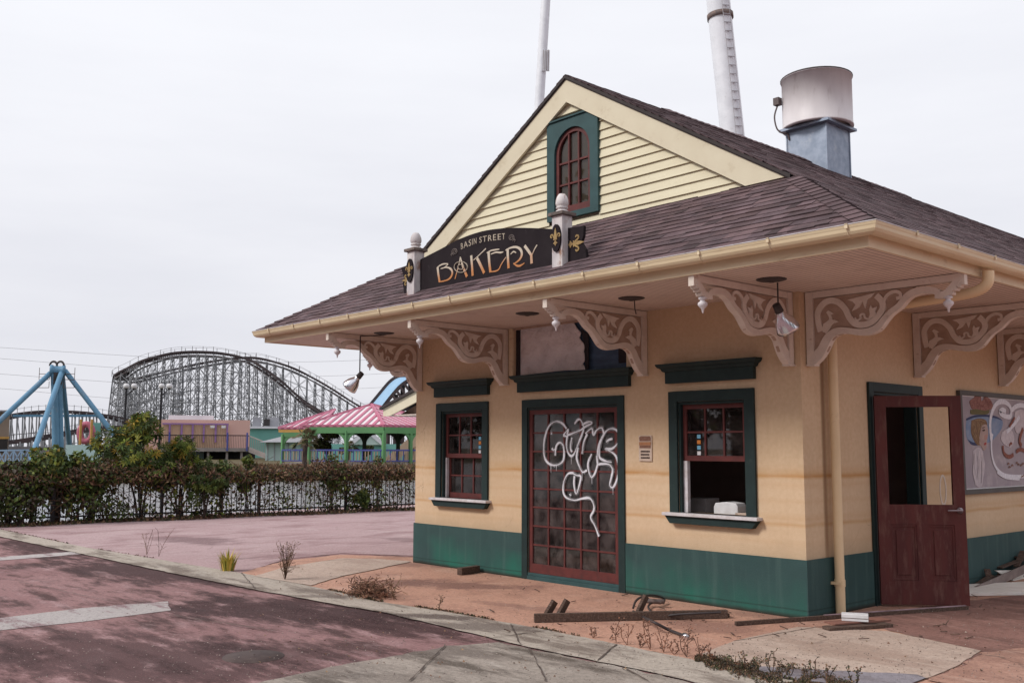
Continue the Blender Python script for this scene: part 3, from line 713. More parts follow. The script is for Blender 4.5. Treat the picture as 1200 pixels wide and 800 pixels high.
# ---- exhaust drum on the roof
cx, cy = -3.03, 5.62; zt = 6.66
b = MB(); hs = .35
vs = [(cx-hs, cy-hs, 5.3), (cx+hs, cy-hs, 5.3), (cx+hs, cy+hs, 5.3), (cx-hs, cy+hs, 5.3), (cx-hs, cy-hs, zt), (cx+hs, cy-hs, zt), (cx+hs, cy+hs, zt), (cx-hs, cy+hs, zt)]
b.mesh(vs, [(0, 1, 5, 4), (1, 2, 6, 5), (2, 3, 7, 6), (3, 0, 4, 7), (4, 5, 6, 7)])
for sx_ in (-1, 1):
    for sy_ in (-1, 1): b.box((cx+sx_*hs-.012, cy+sy_*hs-.012, 5.4), (cx+sx_*hs+.012, cy+sy_*hs+.012, zt-.004))
ch = b.build('exhaust_duct', 'galv', bak, label='square galvanised duct carrying a round open-topped fan drum')
b = MB(); b.box((cx-.44, cy-.44, zt), (cx+.44, cy+.44, zt+.04)); b.build('flange', 'galv', ch)
b = MB(); b.lathe((cx, cy, zt+.045), [(.50, 0), (.555, .0), (.56, .02), (.545, .04), (.545, .80), (.558, .80), (.558, .83), (.53, .83), (.53, .05), (.0, .05)], 40); b.build('fan_drum', 'drum_paint', ch)
b = MB(); b.tube([(cx+.553*math.cos(2*math.pi*k/40), cy+.553*math.sin(2*math.pi*k/40), zt+.87) for k in range(41)], .014, 6)
b.build('drum_rim', 'drum_rim', ch)
p = Vector((cx-.46, cy-.42, zt+.52)); b = MB(); b.box(p-Vector((.05, .05, .06)), p+Vector((.05, .05, .06)))
b.tube(bez([p-Vector((0, 0, .06)), p+Vector((-.03, -.05, -.25)), p+Vector((0, -.04, -.45)), p+Vector((.08, -.02, -.54)), p+Vector((.14, .04, -.56)), p+Vector((.16, .06, -.66))], 6), .014, 6); b.build('conduit', 'conduit', ch)
# ------------------------------------------------------------------ roof sign
YS = -1.27
sg = empty('shop_sign', (-3.2, YS, 3.46), 'arched black shop sign reading BASIN STREET BAKERY, between two white posts on the roof', 'sign')
def SP(x, y): p = hit(x, y, 1, YS); return (p.x, p.z)
SF = lambda u, v, t: (u, YS+t, v)
top = bez([SP(492.5, 304), SP(515, 292.5), SP(540, 279.5), SP(565, 271), SP(590, 267.5), SP(615, 267), SP(650, 268.5)], 5)
bl, br_ = SP(492.5, 347), SP(654, 311.5)
b = MB(); b.prism([bl, br_]+top[::-1], SF, 0, .035); bd = b.build('board', 'sign_black', sg)
b = MB(); b.prism([SP(*q) for q in [(662.5, 267.5), (684, 264.5), (683.5, 276), (681, 284), (686, 292), (687.5, 304), (662.5, 310)]], SF, 0, .035); b.build('wing', 'sign_black', sg)
b = MB(); b.prism([SP(*q) for q in [(470, 314), (480, 310), (486, 310), (486, 346), (474, 347), (472, 332), (473.5, 325)]], SF, 0, .035); b.build('wing', 'sign_black', sg)
# posts
for px, pz0, pz1 in ((SP(488, 320)[0]-.005, 3.42, 3.98), (SP(658, 290)[0]+.02, 3.42, 3.98)):
    b = MB(); b.box((px-.075, YS-.085, pz0), (px+.075, YS+.065, pz1)); po = b.build('post', 'post_white', sg, bevel=.005)
    b = MB(); b.box((px-.105, YS-.115, pz1), (px+.105, YS+.095, pz1+.035)); b.build('post_cap', 'cap_dark', po, bevel=.004)
    b = MB(); b.lathe((px, YS-.01, pz1+.035), [(0, 0), (.066, 0), (.066, .022), (.05, .030), (.046, .040), (.064, .048), (.066, .056), (.050, .062), (.062, .075), (.070, .10), (.066, .14), (.052, .175), (.034, .20), (.0, .208)], 12); b.build('finial', 'post_white', po)
    mz = 3.74; b = MB(); b.prism([(px+.068*math.cos(2*math.pi*k/24), mz+.145*math.sin(2*math.pi*k/24)) for k in range(24)], SF, -.105, -.087); md = b.build('medallion', 'sign_black', po)
    def fleur(b, cx_, cz_, s, f, t0, t1, rot=0):
        q = lambda pts: [(cx_+(u*math.cos(rot)-v*math.sin(rot))*s, cz_+(u*math.sin(rot)+v*math.cos(rot))*s) for u, v in pts]
        b.prism(q([(-.06, -.1), (.06, -.1), (.17, .3), (.12, .6), (0, 1), (-.12, .6), (-.17, .3)]), f, t0, t1)
        for m_ in (-1, 1):
            b.ribbon(bez(q([(m_*.06, -.1), (m_*.22, .1), (m_*.36, .35), (m_*.55, .36), (m_*.62, .16), (m_*.48, .08)]), 4), .13*s, f, t0, t1-.0007)
            b.prism(q([(m_*.04, -.2), (m_*.1, -.35), (m_*.3, -.55), (m_*.12, -.6), (0, -.8), (0, -.2)]), f, t0, t1+.0009)
        b.prism(q([(-.25, -.2), (.25, -.2), (.25, -.08), (-.25, -.08)]), f, t0, t1-.0016)
    b = MB(); fleur(b, px, mz, .105, SF, -.105, -.112); b.build('fleur_de_lis', 'gold', md)
wc = SP(676, 285); b = MB(); fleur(b, wc[0]-.02, wc[1], .13, SF, 0, -.008, R(-90)); b.build('fleur_de_lis', 'gold', sg)
wc = SP(477, 328); b = MB(); fleur(b, wc[0], wc[1], .10, SF, 0, -.008, R(90)); b.build('fleur_de_lis', 'gold', sg)
t3 = lambda x, y: SP(500+x/7.5, 260+y/7.5)
Z3 = 7.5*82/1.0
def wpx(w): return w*(.80 if w < 18 else .88)/7.5/94
letters = [
 [([(98, 398), (104, 455), (115, 527)], [30, 26, 27]), ([(92, 404), (118, 384), (150, 370), (190, 368)], [10, 15, 15, 10]), ([(190, 372), (170, 392), (140, 412)], [12, 9, 6]), ([(125, 412), (175, 400), (212, 412), (228, 445), (215, 485), (180, 512), (112, 528)], [8, 14, 20, 24, 22, 15, 11])],
 [([(297, 308), (284, 380), (250, 502)], [8, 13, 12]), ([(297, 308), (320, 390), (356, 482)], [10, 26, 30])],
 [([(393, 295), (400, 380), (406, 474)], [30, 27, 29]), ([(522, 235), (470, 285), (412, 338)], [13, 10, 8]), ([(445, 318), (478, 385), (508, 450)], [30, 29, 30])],
 [([(546, 268), (552, 355), (562, 442)], [32, 28, 30]), ([(530, 272), (570, 252), (605, 246), (640, 240)], [9, 14, 15, 9]), ([(565, 285), (610, 268), (650, 270), (675, 264)], [8, 15, 17, 9]), ([(556, 440), (610, 432), (638, 415), (660, 370), (700, 310)], [9, 14, 14, 12, 8])],
 [([(713, 235), (716, 320), (722, 408)], [30, 27, 29]), ([(695, 250), (740, 228), (790, 222), (828, 245), (838, 290), (815, 335), (765, 372)], [10, 17, 20, 25, 25, 18, 9]), ([(740, 285), (765, 262), (788, 272)], [8, 14, 9]), ([(765, 364), (795, 385), (825, 385), (862, 362)], [9, 18, 18, 8])],
 [([(862, 210), (892, 250), (925, 298)], [28, 27, 24]), ([(972, 203), (950, 240), (928, 290)], [12, 10, 8]), ([(921, 290), (925, 366)], [27, 29])]]
for L in letters:
    b = MB(); P = [t3(*q) for st, _ in L for q in st]; z0 = min(p[1] for p in P); z1 = max(p[1] for p in P)
    for k, (st, ws) in enumerate(L):
        pts = bez([t3(*q) for q in st], 5) if len(st) > 2 else [t3(*q) for q in st]
        m_ = len(pts); wi = [ws[min(int(i*(len(ws)-1)/(m_-1)), len(ws)-2)]+(ws[min(int(i*(len(ws)-1)/(m_-1)), len(ws)-2)+1]-ws[min(int(i*(len(ws)-1)/(m_-1)), len(ws)-2)])*((i*(len(ws)-1)/(m_-1)) % 1 if i < m_-1 else 1) for i in range(m_)]
        cf = lambda q: tuple([(max(0, min(1, (p[1]-z0)/(z1-z0))),)*3 for p in q])[0]
        b.ribbon(pts, [wpx(w_) for w_ in wi], SF, 0, -.004-.0004*k, cf=cf)
    b.build('letter', 'bakery_letters', bd)
b = MB()
for rr, wd in ((1.0, 6), (.45, 6)):
    pts = [t3(305+58*rr*math.cos(a), 397+48*rr*math.sin(a)) for a in [2*math.pi*k/28 for k in range(29)]]
    b.ribbon(pts, wpx(wd), SF, 0, -.012)
b.build('ornament', 'sign_letters_pale', bd)
for ox, oy, m_ in ((252, 262, 1), (748, 140, -1)):
    b = MB(); pts = [t3(ox+m_*(30-k*.9)*math.cos(k*.45+2)*.9, oy+(32-k)*math.sin(k*.45+2)) for k in range(28)]; b.ribbon(pts, wpx(6), SF, 0, -.010)
    b.ribbon([t3(ox-m_*20, oy+10), t3(ox-m_*35, oy+28+(-8 if m_ < 0 else 0)), t3(ox-m_*28, oy+36)], wpx(8), SF, 0, -.009); b.build('ornament', 'ornament', bd)
def text_mesh(s, name):
    cu = bpy.data.curves.new(name, 'FONT'); cu.body = s; cu.resolution_u = 3; cu.size = 1; cu.space_character = 1.22
    o = bpy.data.objects.new(name, cu); COL.objects.link(o); dg = bpy.context.evaluated_depsgraph_get(); me = bpy.data.meshes.new_from_object(o.evaluated_get(dg))
    V = [(v.co.x, v.co.y) for v in me.vertices]; F = [tuple(p.vertices) for p in me.polygons]
    bpy.data.objects.remove(o); bpy.data.meshes.remove(me); return V, F
def put_text(s, fn, mat, parent, name='lettering', weight=0):
    V, F = text_mesh(s, name); x0 = min(v[0] for v in V); x1 = max(v[0] for v in V); hh = max(v[1] for v in V)
    b = MB()
    offs = [(0, 0)] if not weight else [(0, 0), (weight, 0), (-weight, 0), (0, weight), (0, -weight)]
    for i, (dx, dy) in enumerate(offs):
        b.mesh([fn((v[0]-x0)/(x1-x0)+dx, v[1]/hh+dy, i) for v in V], F)
    return b.build(name, mat, parent)
bb_ = bez([t3(305, 243), (t3(395, 206)), t3(470, 184), t3(580, 165), t3(690, 153)], 8); tt_ = bez([t3(303, 190), t3(395, 152), t3(470, 133), t3(580, 112), t3(690, 100)], 8)
def arc(u, v, i):
    u = max(0, min(1, u)); k = u*(len(bb_)-1); j = min(int(k), len(bb_)-2); f = k-j
    B0 = Vector(bb_[j])*(1-f)+Vector(bb_[j+1])*f; T0 = Vector(tt_[j])*(1-f)+Vector(tt_[j+1])*f; p = B0+(T0-B0)*v
    return (p.x, YS-.004-.0004*i, p.y)
put_text('BASIN STREET', arc, 'sign_letters_pale', bd, weight=.002)

# plaque beside the door
pq = empty('plaque', (-1.94, -.002, 1.585), 'small tan notice plaque on the wall between the glazed door and the open window', 'plaque')
b = MB(); b.box((-2.035, -.014, 1.455), (-1.85, -.002, 1.735)); b.build('backing', 'paper', pq, bevel=.003)
b = MB(); b.prism([(-2.025, 1.715), (-2.0, 1.728), (-1.88, 1.728), (-1.862, 1.715), (-1.862, 1.675), (-2.02, 1.675)], FR, -.0175, -.0145)
b.box((-2.02, -.0175, 1.598), (-1.865, -.0145, 1.625)); b.build('dark_band', 'ink_brown', pq)
b = MB(); b.box((-2.025, -.019, 1.628), (-1.86, -.0145, 1.665)); b.build('orange_band', 'ink_orange', pq)
b = MB(); r5 = random.Random(5)
for j in range(3):
    x = -2.005
    while x < -1.885:
        w_ = r5.uniform(.006, .016); b.box((x, -.0165, 1.552-j*.034), (x+w_, -.0145, 1.570-j*.034)); x += w_+.004
b.build('small_print', 'ink_black', pq)

# ---- painted poster on the right wall
PX = .028
ps = empty('wall_poster', (0, 4.9, 1.07), 'dark framed poster of a lady in a flowered blue hat, sprayed over with white paint', 'poster')
py0, py1, pz0, pz1 = 3.34, 6.35, 1.065, 2.285
b = MB(); fw = .055
b.box((.002, py0, pz0), (.05, py0+fw, pz1)); b.box((.002, py1-fw, pz0), (.05, py1, pz1)); b.box((.002, py0+fw, pz0), (.05, py1-fw, pz0+fw)); b.box((.002, py0+fw, pz1-fw), (.05, py1-fw, pz1)); b.build('frame', M('frame_grey', (.10, .095, .09), rough=.6), ps, bevel=.003)
b = MB(); b.box((.002, py0+fw, pz0+fw), (PX, py1-fw, pz1-fw)); b.build('panel', M('poster_ground', (.40, .355, .385), (.33, .29, .33), 2.5, dirt=(.50, .44, .47), dscale=4), ps)
b = MB(); e = fw+.012
for a in (((py0+fw, pz0+fw), (py0+e, pz1-fw)), ((py0+e, pz0+fw), (py1-e, pz0+e)), ((py0+e, pz1-e), (py1-e, pz1-fw))): b.box((PX, a[0][0], a[0][1]), (PX+.002, a[1][0], a[1][1]))
b.build('white_border', 'white_paint', ps)
PT = lambda x, y: (lambda p: (p.y, p.z))(hit(1110+x/5, 440+y/5, 0, PX))
PF = lambda u, v, t: (t, u, v)
def flat(name, mat, polys, t, curve=True):
    b = MB()
    for i, q in enumerate(polys):
        pts = [PT(*a) for a in q]
        if curve: pts = bez(pts+[pts[0]], 4)[:-1]
        b.prism(pts, PF, PX+.0005, PX+t+.0002*i)
    return b.build(name, mat, ps)
flat('hat', M('poster_blue', (.17, .25, .40), (.26, .32, .44), 14), [[(112, 250), (160, 230), (225, 228), (285, 238), (322, 262), (322, 300), (295, 345), (255, 385), (200, 400), (150, 398), (120, 380), (108, 320)]], .002)
flat('hat_brim', M('poster_navy', (.045, .06, .14)), [[(112, 250), (160, 232), (225, 228), (285, 238), (322, 262), (285, 250), (225, 241), (160, 245), (114, 262)], [(118, 370), (150, 390), (200, 392), (175, 408), (140, 402)]], .003)
flat('hair', M('poster_hair', (.16, .09, .05), (.28, .17, .09), 22), [[(140, 262), (185, 250), (225, 262), (232, 300), (205, 310), (200, 340), (205, 390), (180, 408), (155, 380), (138, 330)]], .004)
flat('face', M('poster_skin', (.46, .34, .30), (.38, .28, .26), 12), [[(200, 292), (225, 285), (236, 310), (238, 345), (232, 370), (228, 420), (212, 438), (200, 415), (186, 395), (188, 350)]], .005)
flat('cheek', M('poster_cheek', (.50, .28, .24)), [[(216, 350), (230, 345), (232, 368), (218, 375)]], .0055)
flat('eye', 'ink_black', [[(203, 318), (216, 314), (219, 322), (207, 326)], [(203, 304), (217, 300), (218, 304), (204, 308)]], .006)
flat('lips', M('poster_lip', (.42, .06, .06)), [[(214, 395), (224, 390), (226, 400), (218, 408), (213, 402)]], .006)
flat('dress', M('poster_dress', (.58, .52, .55), (.46, .42, .46), 16), [[(150, 440), (180, 420), (205, 440), (212, 480), (220, 520), (210, 600), (200, 650), (168, 640), (150, 560)]], .003)
flat('roses', M('poster_rose', (.22, .09, .075), (.34, .17, .14), 40), [[(140, 190), (130, 150), (155, 130), (170, 100), (195, 120), (200, 150), (225, 125), (250, 140), (265, 175), (250, 200), (205, 210), (165, 208)]], .005)
flat('rose_leaves', M('poster_leaf', (.16, .14, .06)), [[(135, 200), (170, 196), (215, 205), (245, 200), (235, 225), (180, 228), (138, 225)]], .006)
def strokes_(name, mat, L, t):
    b = MB()
    for i, (st, w_) in enumerate(L): b.ribbon(bez([PT(*q) for q in st], 4) if len(st) > 2 else [PT(*q) for q in st], w_, PF, PX+t+.0002*i, PX+t+.0008+.0002*i)
    return b.build(name, mat, ps)
strokes_('hair_curls', M('poster_hair_light', (.36, .25, .14)), [([(150, 280), (165, 300), (158, 330), (172, 360)], .012), ([(175, 268), (188, 300), (178, 340), (190, 385)], .012), ([(160, 262), (190, 258), (215, 270)], .010), ([(150, 340), (165, 370), (180, 398)], .010), ([(195, 275), (200, 300)], .012)], .0052)
strokes_('dress_folds', M('poster_fold', (.70, .64, .66)), [([(165, 450), (160, 520), (175, 600)], .02), ([(185, 440), (190, 520), (185, 620)], .022), ([(205, 470), (208, 540)], .015), ([(150, 500), (150, 570), (165, 640)], .012)], .0042)
strokes_('dress_shadow', M('poster_fold_dark', (.30, .24, .26)), [([(175, 470), (178, 540), (172, 600)], .008), ([(198, 500), (200, 570), (196, 630)], .008), ([(155, 455), (152, 520)], .007)], .0056)
b = MB(); rp = random.Random(3)
for i in range(34):
    x, y = rp.uniform(142, 255), rp.uniform(115, 205)
    if abs(x-198)/60+abs(y-165)/45 > 1.25: continue
    p = PT(x, y); r_ = rp.uniform(.012, .03); b.ribbon([(p[0]+r_*(1-k*.07)*math.cos(k*.9), p[1]+r_*(1-k*.07)*math.sin(k*.9)) for k in range(9)], .009, PF, PX+.0056+i*.00005, PX+.0062+i*.00005)
b.build('rose_petals', M('poster_petal', (.42, .20, .17), (.14, .05, .045), 60), ps)
b = MB()
for i, st in enumerate(([(255, 380), (248, 290), (258, 220), (285, 165), (325, 152), (358, 172), (372, 205), (365, 240), (330, 235), (305, 215), (320, 200), (340, 210)], [(262, 340), (255, 400), (262, 480), (285, 540), (330, 580), (400, 590), (470, 585), (540, 560)], [(372, 205), (400, 180), (440, 175), (480, 200)], [(345, 330), (375, 300), (400, 270), (420, 240)], [(290, 560), (340, 590), (420, 600)])):
    b.ribbon(bez([PT(*q) for q in st], 5), [.062, .045, .06, .05, .06][i], PF, PX+.0065+.0003*i, PX+.0075+.0003*i)
b.build('graffiti', 'spray_white', ps)
flat('white_overspray', M('overspray', (.62, .57, .60), (.50, .45, .48), 18), [[(320, 330), (350, 310), (375, 320), (390, 370), (370, 420), (330, 400), (312, 370)], [(395, 210), (440, 200), (455, 260), (430, 330), (400, 330), (390, 270)]], .006)
b = MB()
for i, (st, w_) in enumerate([([(322, 410), (330, 455), (360, 475), (385, 462)], .05), ([(360, 300), (380, 265), (392, 245)], .035), ([(440, 310), (428, 345), (420, 385), (432, 410)], .06), ([(400, 445), (425, 432), (450, 440), (480, 455)], .05), ([(480, 300), (470, 350), (490, 410), (530, 420)], .06), ([(550, 300), (545, 410)], .06), ([(360, 410), (368, 395), (376, 400)], .03)]):
    b.ribbon(bez([PT(*q) for q in st], 5) if len(st) > 2 else [PT(*q) for q in st], w_, PF, PX+.008+.0003*i, PX+.009+.0003*i)
b.build('lettering', M('poster_brown', (.20, .065, .045), (.28, .11, .08), 30), ps)
b = MB()
for x, y in ((355, 520), (362, 540), (378, 530), (405, 515), (415, 525), (430, 530), (440, 520), (435, 595), (445, 590)):
    p = PT(x, y); b.ribbon([(p[0]-.03, p[1]), (p[0], p[1]+.02), (p[0]+.03, p[1]+.005)], .018, PF, PX+.0085, PX+.0095)
b.build('small_lettering', 'ink_brown', ps)

# ---- lamps under the eaves
def soffit_lamp(px, py, stem_to, aim, lab):
    p = G(px, py, ZS-.004)
    o = empty('spot_lamp', (p.x, p.y, ZS-.004), lab, 'lamp', 'lamps under the eaves')
    b = MB(); b.lathe((p.x, p.y, ZS-.036), [(0, 0), (.02, 0), (.05, .012), (.11, .018), (.135, .026), (.135, .031), (0, .031)], 20); b.build('ceiling_plate', 'lamp_dark', o)
    if stem_to is not None:
        e_ = Vector(stem_to); b = MB(); b.tube([(e_.x, e_.y, ZS-.03), (e_.x, e_.y, e_.z+.03), e_], .008, 6); b.build('stem', 'lamp_dark', o)
        a = Vector(aim).normalized(); b = MB(); b.lathe(e_-a*.03, [(0, -.02), (.035, -.02), (.04, .06), (.03, .065)], 16, a); b.build('socket', 'lamp_dark', o)
        b = MB(); b.lathe(e_, [(.032, .0), (.036, .045), (.05, .07), (.085, .13), (.105, .20), (.108, .225), (.103, .225), (.08, .135), (.03, .06), (0, .05)], 24, a); b.build('shade', 'lamp_metal', o)
    return o
q = G(904, 327, ZS); soffit_lamp(904, 327, (q.x+.03, q.y+.05, 2.84), RT*.50+Vector((FW.x, FW.y, 0))*.42+Vector((0, 0, -.78)), 'silver spot lamp hanging under the eave nearest the building corner')
q = G(450, 390, ZS); LT = D(421.5, 440, math.hypot(q.x-CAM.x, q.y-CAM.y)+.15); LS = Vector((LT.x, LT.y, LT.z))
o = soffit_lamp(450, 390, LS, RT*-.62+Vector((FW.x, FW.y, 0))*.25+Vector((0, 0, -.66)), 'silver spot lamp dangling on a long stem under the far left eave')
b = MB(); b.tube([(q.x, q.y, ZS-.03), (LS.x, LS.y, ZS-.03)], .008, 6); b.build('arm', 'lamp_dark', o)
soffit_lamp(618, 367, None, None, 'round dark ceiling lamp plate over the glazed door, its lamp missing')
o = soffit_lamp(740, 349, None, None, 'round ceiling plate with a stub of wire between the door and open window')
q = G(740, 349, ZS); b = MB(); b.tube([(q.x+.04, q.y, ZS-.03), (q.x+.045, q.y, ZS-.12), (q.x+.06, q.y, ZS-.17)], .006, 5); b.build('wire', 'lamp_dark', o)
for px, lab in ((1300, 'round ceiling lamp plate under the right eave beyond the second bracket'),):
    pass

# ---- things inside the open window
ct = empty('service_counter', (-1.05, .42, 0), 'dark counter inside the open window', 'counter')
b = MB(); b.box((-2.0, .18, .86), (-.25, .80, .90)); b.build('counter_top', 'interior', ct); b = MB(); b.box((-1.95, .24, .012), (-.30, .74, .859)); b.build('cabinet', 'interior', ct)
f = hit(853, 600, 1, .24); b = MB(); b.prism([(f.x-.15, .902), (f.x+.15, .902), (f.x+.15, 1.0), (f.x+.13, 1.035), (f.x+.0, 1.045), (f.x-.13, 1.03), (f.x-.15, .99)], FR, .2, .36)
tag(b.build('white_machine', 'white_paint', bevel=.008), 'small white box-shaped machine on the sill of the open window', 'machine')
f = hit(822, 600, 1, .45); b = MB(); b.box((f.x-.13, .36, .902), (f.x+.13, .6, 1.06)); tag(b.build('metal_tin', 'interior_metal', bevel=.006), 'dull square metal tin on the counter at the left of the open window', 'tin')
f = hit(871, 604, 1, .24); b = MB(); b.box((f.x-.07, .2, .902), (f.x+.07, .34, .94)); tag(b.build('paper_stack', 'paper'), 'small tan stack of paper at the right end of the open window', 'paper stack')
# ------------------------------------------------------------------ ground
def groundmat(name, c1, c2, dark, dk=.8, streak=(.8, 2.5, 1), spots=(), sp_col=(.05, .03, .035), fine=.5, rough=.85, light=None, lk=.4, crack=.5, dlo=.46, dhi=.68):
    m, nt, b = nodes(name)
    v = coord(nt); vs = coord(nt, streak)
    col = mix(nt, ramp(nt, noise(nt, v, .55, 6), .32, .68), c1, c2)
    col = mix(nt, math_(nt, 'MULTIPLY', ramp(nt, noise(nt, vs, .9, 9, .68), dlo, dhi), dk), col, dark)
    if light: col = mix(nt, math_(nt, 'MULTIPLY', ramp(nt, noise(nt, vs, 1.9, 9, .7), .54, .74), lk), col, light)
    sx = nt.nodes.new('ShaderNodeSeparateXYZ'); nt.links.new(v, sx.inputs[0])
    wob = math_(nt, 'MULTIPLY', math_(nt, 'SUBTRACT', noise(nt, vs, 1.9, 12, .72), .5), 3.6)
    for (x, y, rx, ry, ang, k) in spots:
        ca, sa = math.cos(ang), math.sin(ang)
        dx = math_(nt, 'SUBTRACT', sx.outputs['X'], x); dy = math_(nt, 'SUBTRACT', sx.outputs['Y'], y)
        u = math_(nt, 'DIVIDE', math_(nt, 'ADD', math_(nt, 'MULTIPLY', dx, ca), math_(nt, 'MULTIPLY', dy, sa)), rx)
        w_ = math_(nt, 'DIVIDE', math_(nt, 'SUBTRACT', math_(nt, 'MULTIPLY', dy, ca), math_(nt, 'MULTIPLY', dx, sa)), ry)
        d = math_(nt, 'SQRT', math_(nt, 'ADD', math_(nt, 'MULTIPLY', u, u), math_(nt, 'MULTIPLY', w_, w_)))
        f = ramp(nt, math_(nt, 'ADD', d, wob), 1.15, .60)
        col = mix(nt, math_(nt, 'MULTIPLY', f, k), col, sp_col)
    col = mix(nt, math_(nt, 'MULTIPLY', ramp(nt, noise(nt, v, 26, 8, .85), .47, .58), fine), col, tuple(x*.45 for x in c1))
    col = mix(nt, math_(nt, 'MULTIPLY', ramp(nt, noise(nt, v, 61, 6, .85), .56, .64), fine), col, tuple(min(1, x*1.7) for x in c1))
    if crack:
        vo = nt.nodes.new('ShaderNodeTexVoronoi'); vo.feature = 'DISTANCE_TO_EDGE'; vo.inputs['Scale'].default_value = .55
        nz = nt.nodes.new('ShaderNodeTexNoise'); nz.inputs['Scale'].default_value = 1.6; nz.inputs['Detail'].default_value = 6; nt.links.new(v, nz.inputs['Vector'])
        ad = nt.nodes.new('ShaderNodeVectorMath'); ad.operation = 'MULTIPLY_ADD'; ad.inputs[1].default_value = (.9, .9, 0); nt.links.new(nz.outputs['Color'], ad.inputs[0]); nt.links.new(v, ad.inputs[2]); nt.links.new(ad.outputs[0], vo.inputs['Vector'])
        cf = math_(nt, 'MULTIPLY', ramp(nt, vo.outputs['Distance'], .006, .0), crack)
        cf = math_(nt, 'MULTIPLY', cf, ramp(nt, noise(nt, v, .7, 3), .5, .62))
        col = mix(nt, cf, col, (.03, .024, .022))
    nt.links.new(col, b.inputs['Base Color'])
    b.inputs['Specular IOR Level'].default_value = .1
    rr = ramp(nt, noise(nt, v, 2, 5), .3, .7); nt.links.new(math_(nt, 'ADD', math_(nt, 'MULTIPLY', rr, .2), rough-.15), b.inputs['Roughness'])
    h = math_(nt, 'ADD', noise(nt, v, 90, 4, .7), math_(nt, 'MULTIPLY', noise(nt, v, 9, 5), 1.2)); bump(nt, b, h, .45, .008)
    MATS[name] = m
def gs(x, y): p = G(x, y); return p.x, p.y
S_ = lambda px, py, rx, ry, ang=.0, k=.9: (*gs(px, py), rx, ry, ang, k)
groundmat('maroon_pavement', (.265, .148, .148), (.32, .188, .184), (.062, .036, .034), .9, light=(.47, .33, .335), lk=.7, dlo=.49, dhi=.59,
          spots=[S_(180, 668, 2.2, .9, .2, .9), S_(340, 715, 1.7, .8, .5, .92), S_(480, 735, 1.0, .5, .4, .85), S_(60, 640, 2.5, .8, 0, .85), S_(150, 770, 1.8, .9, .3, .75), S_(330, 765, .8, .4, .3, .6)], sp_col=(.040, .023, .024))
groundmat('pink_plaza_paving', (.46, .335, .34), (.40, .275, .28), (.27, .165, .17), .8, light=(.56, .46, .45), lk=.8, dlo=.50, dhi=.62, spots=[S_(400, 618, 3.0, 1.2, .3, .0), S_(230, 633, .9, .5, .2, .7), S_(475, 632, .6, .3, 0, .5)], sp_col=(.13, .075, .08), streak=(1.6, .7, 1))
groundmat('orange_apron_paving', (.54, .315, .235), (.47, .265, .195), (.30, .165, .13), .7, light=(.62, .43, .35), lk=.6, dlo=.50, dhi=.64,
          spots=[S_(520, 685, 1.1, .35, .5, .7), S_(470, 662, .8, .25, .6, .5), S_(830, 735, .5, .3, .2, .5), S_(930, 725, .6, .2, .2, .4), S_(640, 715, .8, .16, .2, .45)], sp_col=(.14, .075, .07), streak=(1.2, 1.2, 1))
groundmat('concrete_kerb', (.46, .40, .345), (.38, .33, .28), (.16, .125, .105), .9, dlo=.50, dhi=.60, light=(.52, .48, .44), lk=.4, spots=[S_(470, 722, .9, .16, .6, .9), S_(560, 735, .8, .2, .6, .7), S_(380, 700, .4, .1, .6, .6)], sp_col=(.09, .065, .06), crack=.8)
groundmat('pale_slab', (.54, .43, .36), (.47, .36, .30), (.30, .20, .165), .65, light=(.58, .50, .43), lk=.5, spots=[S_(1000, 765, .6, .35, 0, .35)], sp_col=(.25, .15, .11))
groundmat('grey_concrete', (.36, .31, .27), (.28, .24, .21), (.09, .072, .06), .9, light=(.52, .47, .42), lk=.7, dlo=.5, dhi=.6, spots=[S_(470, 760, .9, .3, .5, .6), S_(420, 790, .6, .3, .5, .4)], sp_col=(.085, .065, .058), fine=.55)
groundmat('stained_apron', (.25, .135, .115), (.32, .18, .15), (.10, .055, .048), .9, light=(.42, .28, .24), lk=.6, spots=[S_(1130, 720, .9, .35, .9, .5)], sp_col=(.09, .05, .045))
groundmat('worn_orange', (.40, .22, .165), (.46, .28, .22), (.20, .11, .09), .7, light=(.55, .40, .33), lk=.7, fine=.5)
groundmat('pale_band', (.47, .43, .42), (.40, .36, .35), (.22, .13, .14), .95, crack=.4, dlo=.50, dhi=.57)
r8 = random.Random(8)
def sheet(name, pts, z, mat, jit=.012, label=None):
    P = [Vector((p[0], p[1])) for p in pts]; out = []
    for i in range(len(P)):
        a, c = P[i], P[(i+1) % len(P)]; L = (c-a).length; n = max(1, min(80, int(L/.10)))
        if L > 14: n = 1
        for k in range(n):
            q = a+(c-a)*(k/n); j = jit if (k and n > 1) else 0
            out.append((q.x+r8.uniform(-j, j), q.y+r8.uniform(-j, j), z))
    b = MB(); b.face(out); o = b.build(name, mat); tag(o, kind='structure'); return o
gp2 = lambda L: [gs(*q) for q in L]
FX = -17.6
sheet('ground', [(FX, -400), (1500, -400), (1500, 1500), (FX, 1500)], 0, 'maroon_pavement')
U = [(0, 620.5), (100, 641.7), (281, 671.7), (360, 686.7), (400, 695), (439.5, 705), (520, 717), (646, 740), (800, 771.5), (937, 800), (1000, 815), (1110, 842)]
Lw = [(0, 629), (83, 646.7), (200, 671.7), (306.7, 693), (400, 710), (446, 717.5), (590, 752), (618, 759), (730, 782), (800, 797), (900, 822), (1060, 862)]
u0_, u1_ = gs(0, 620.5), gs(100, 641.7); Ue = (FX, u0_[1]+(u0_[1]-u1_[1])*(FX-u0_[0])/(u0_[0]-u1_[0]))
sheet('plaza', [Ue]+gp2(U[:3])+[gs(335, 655), gs(400, 648), gs(484, 651), (-6.0, 1.2), (-6.0, 60), (FX, 60)], .004, 'pink_plaza_paving')
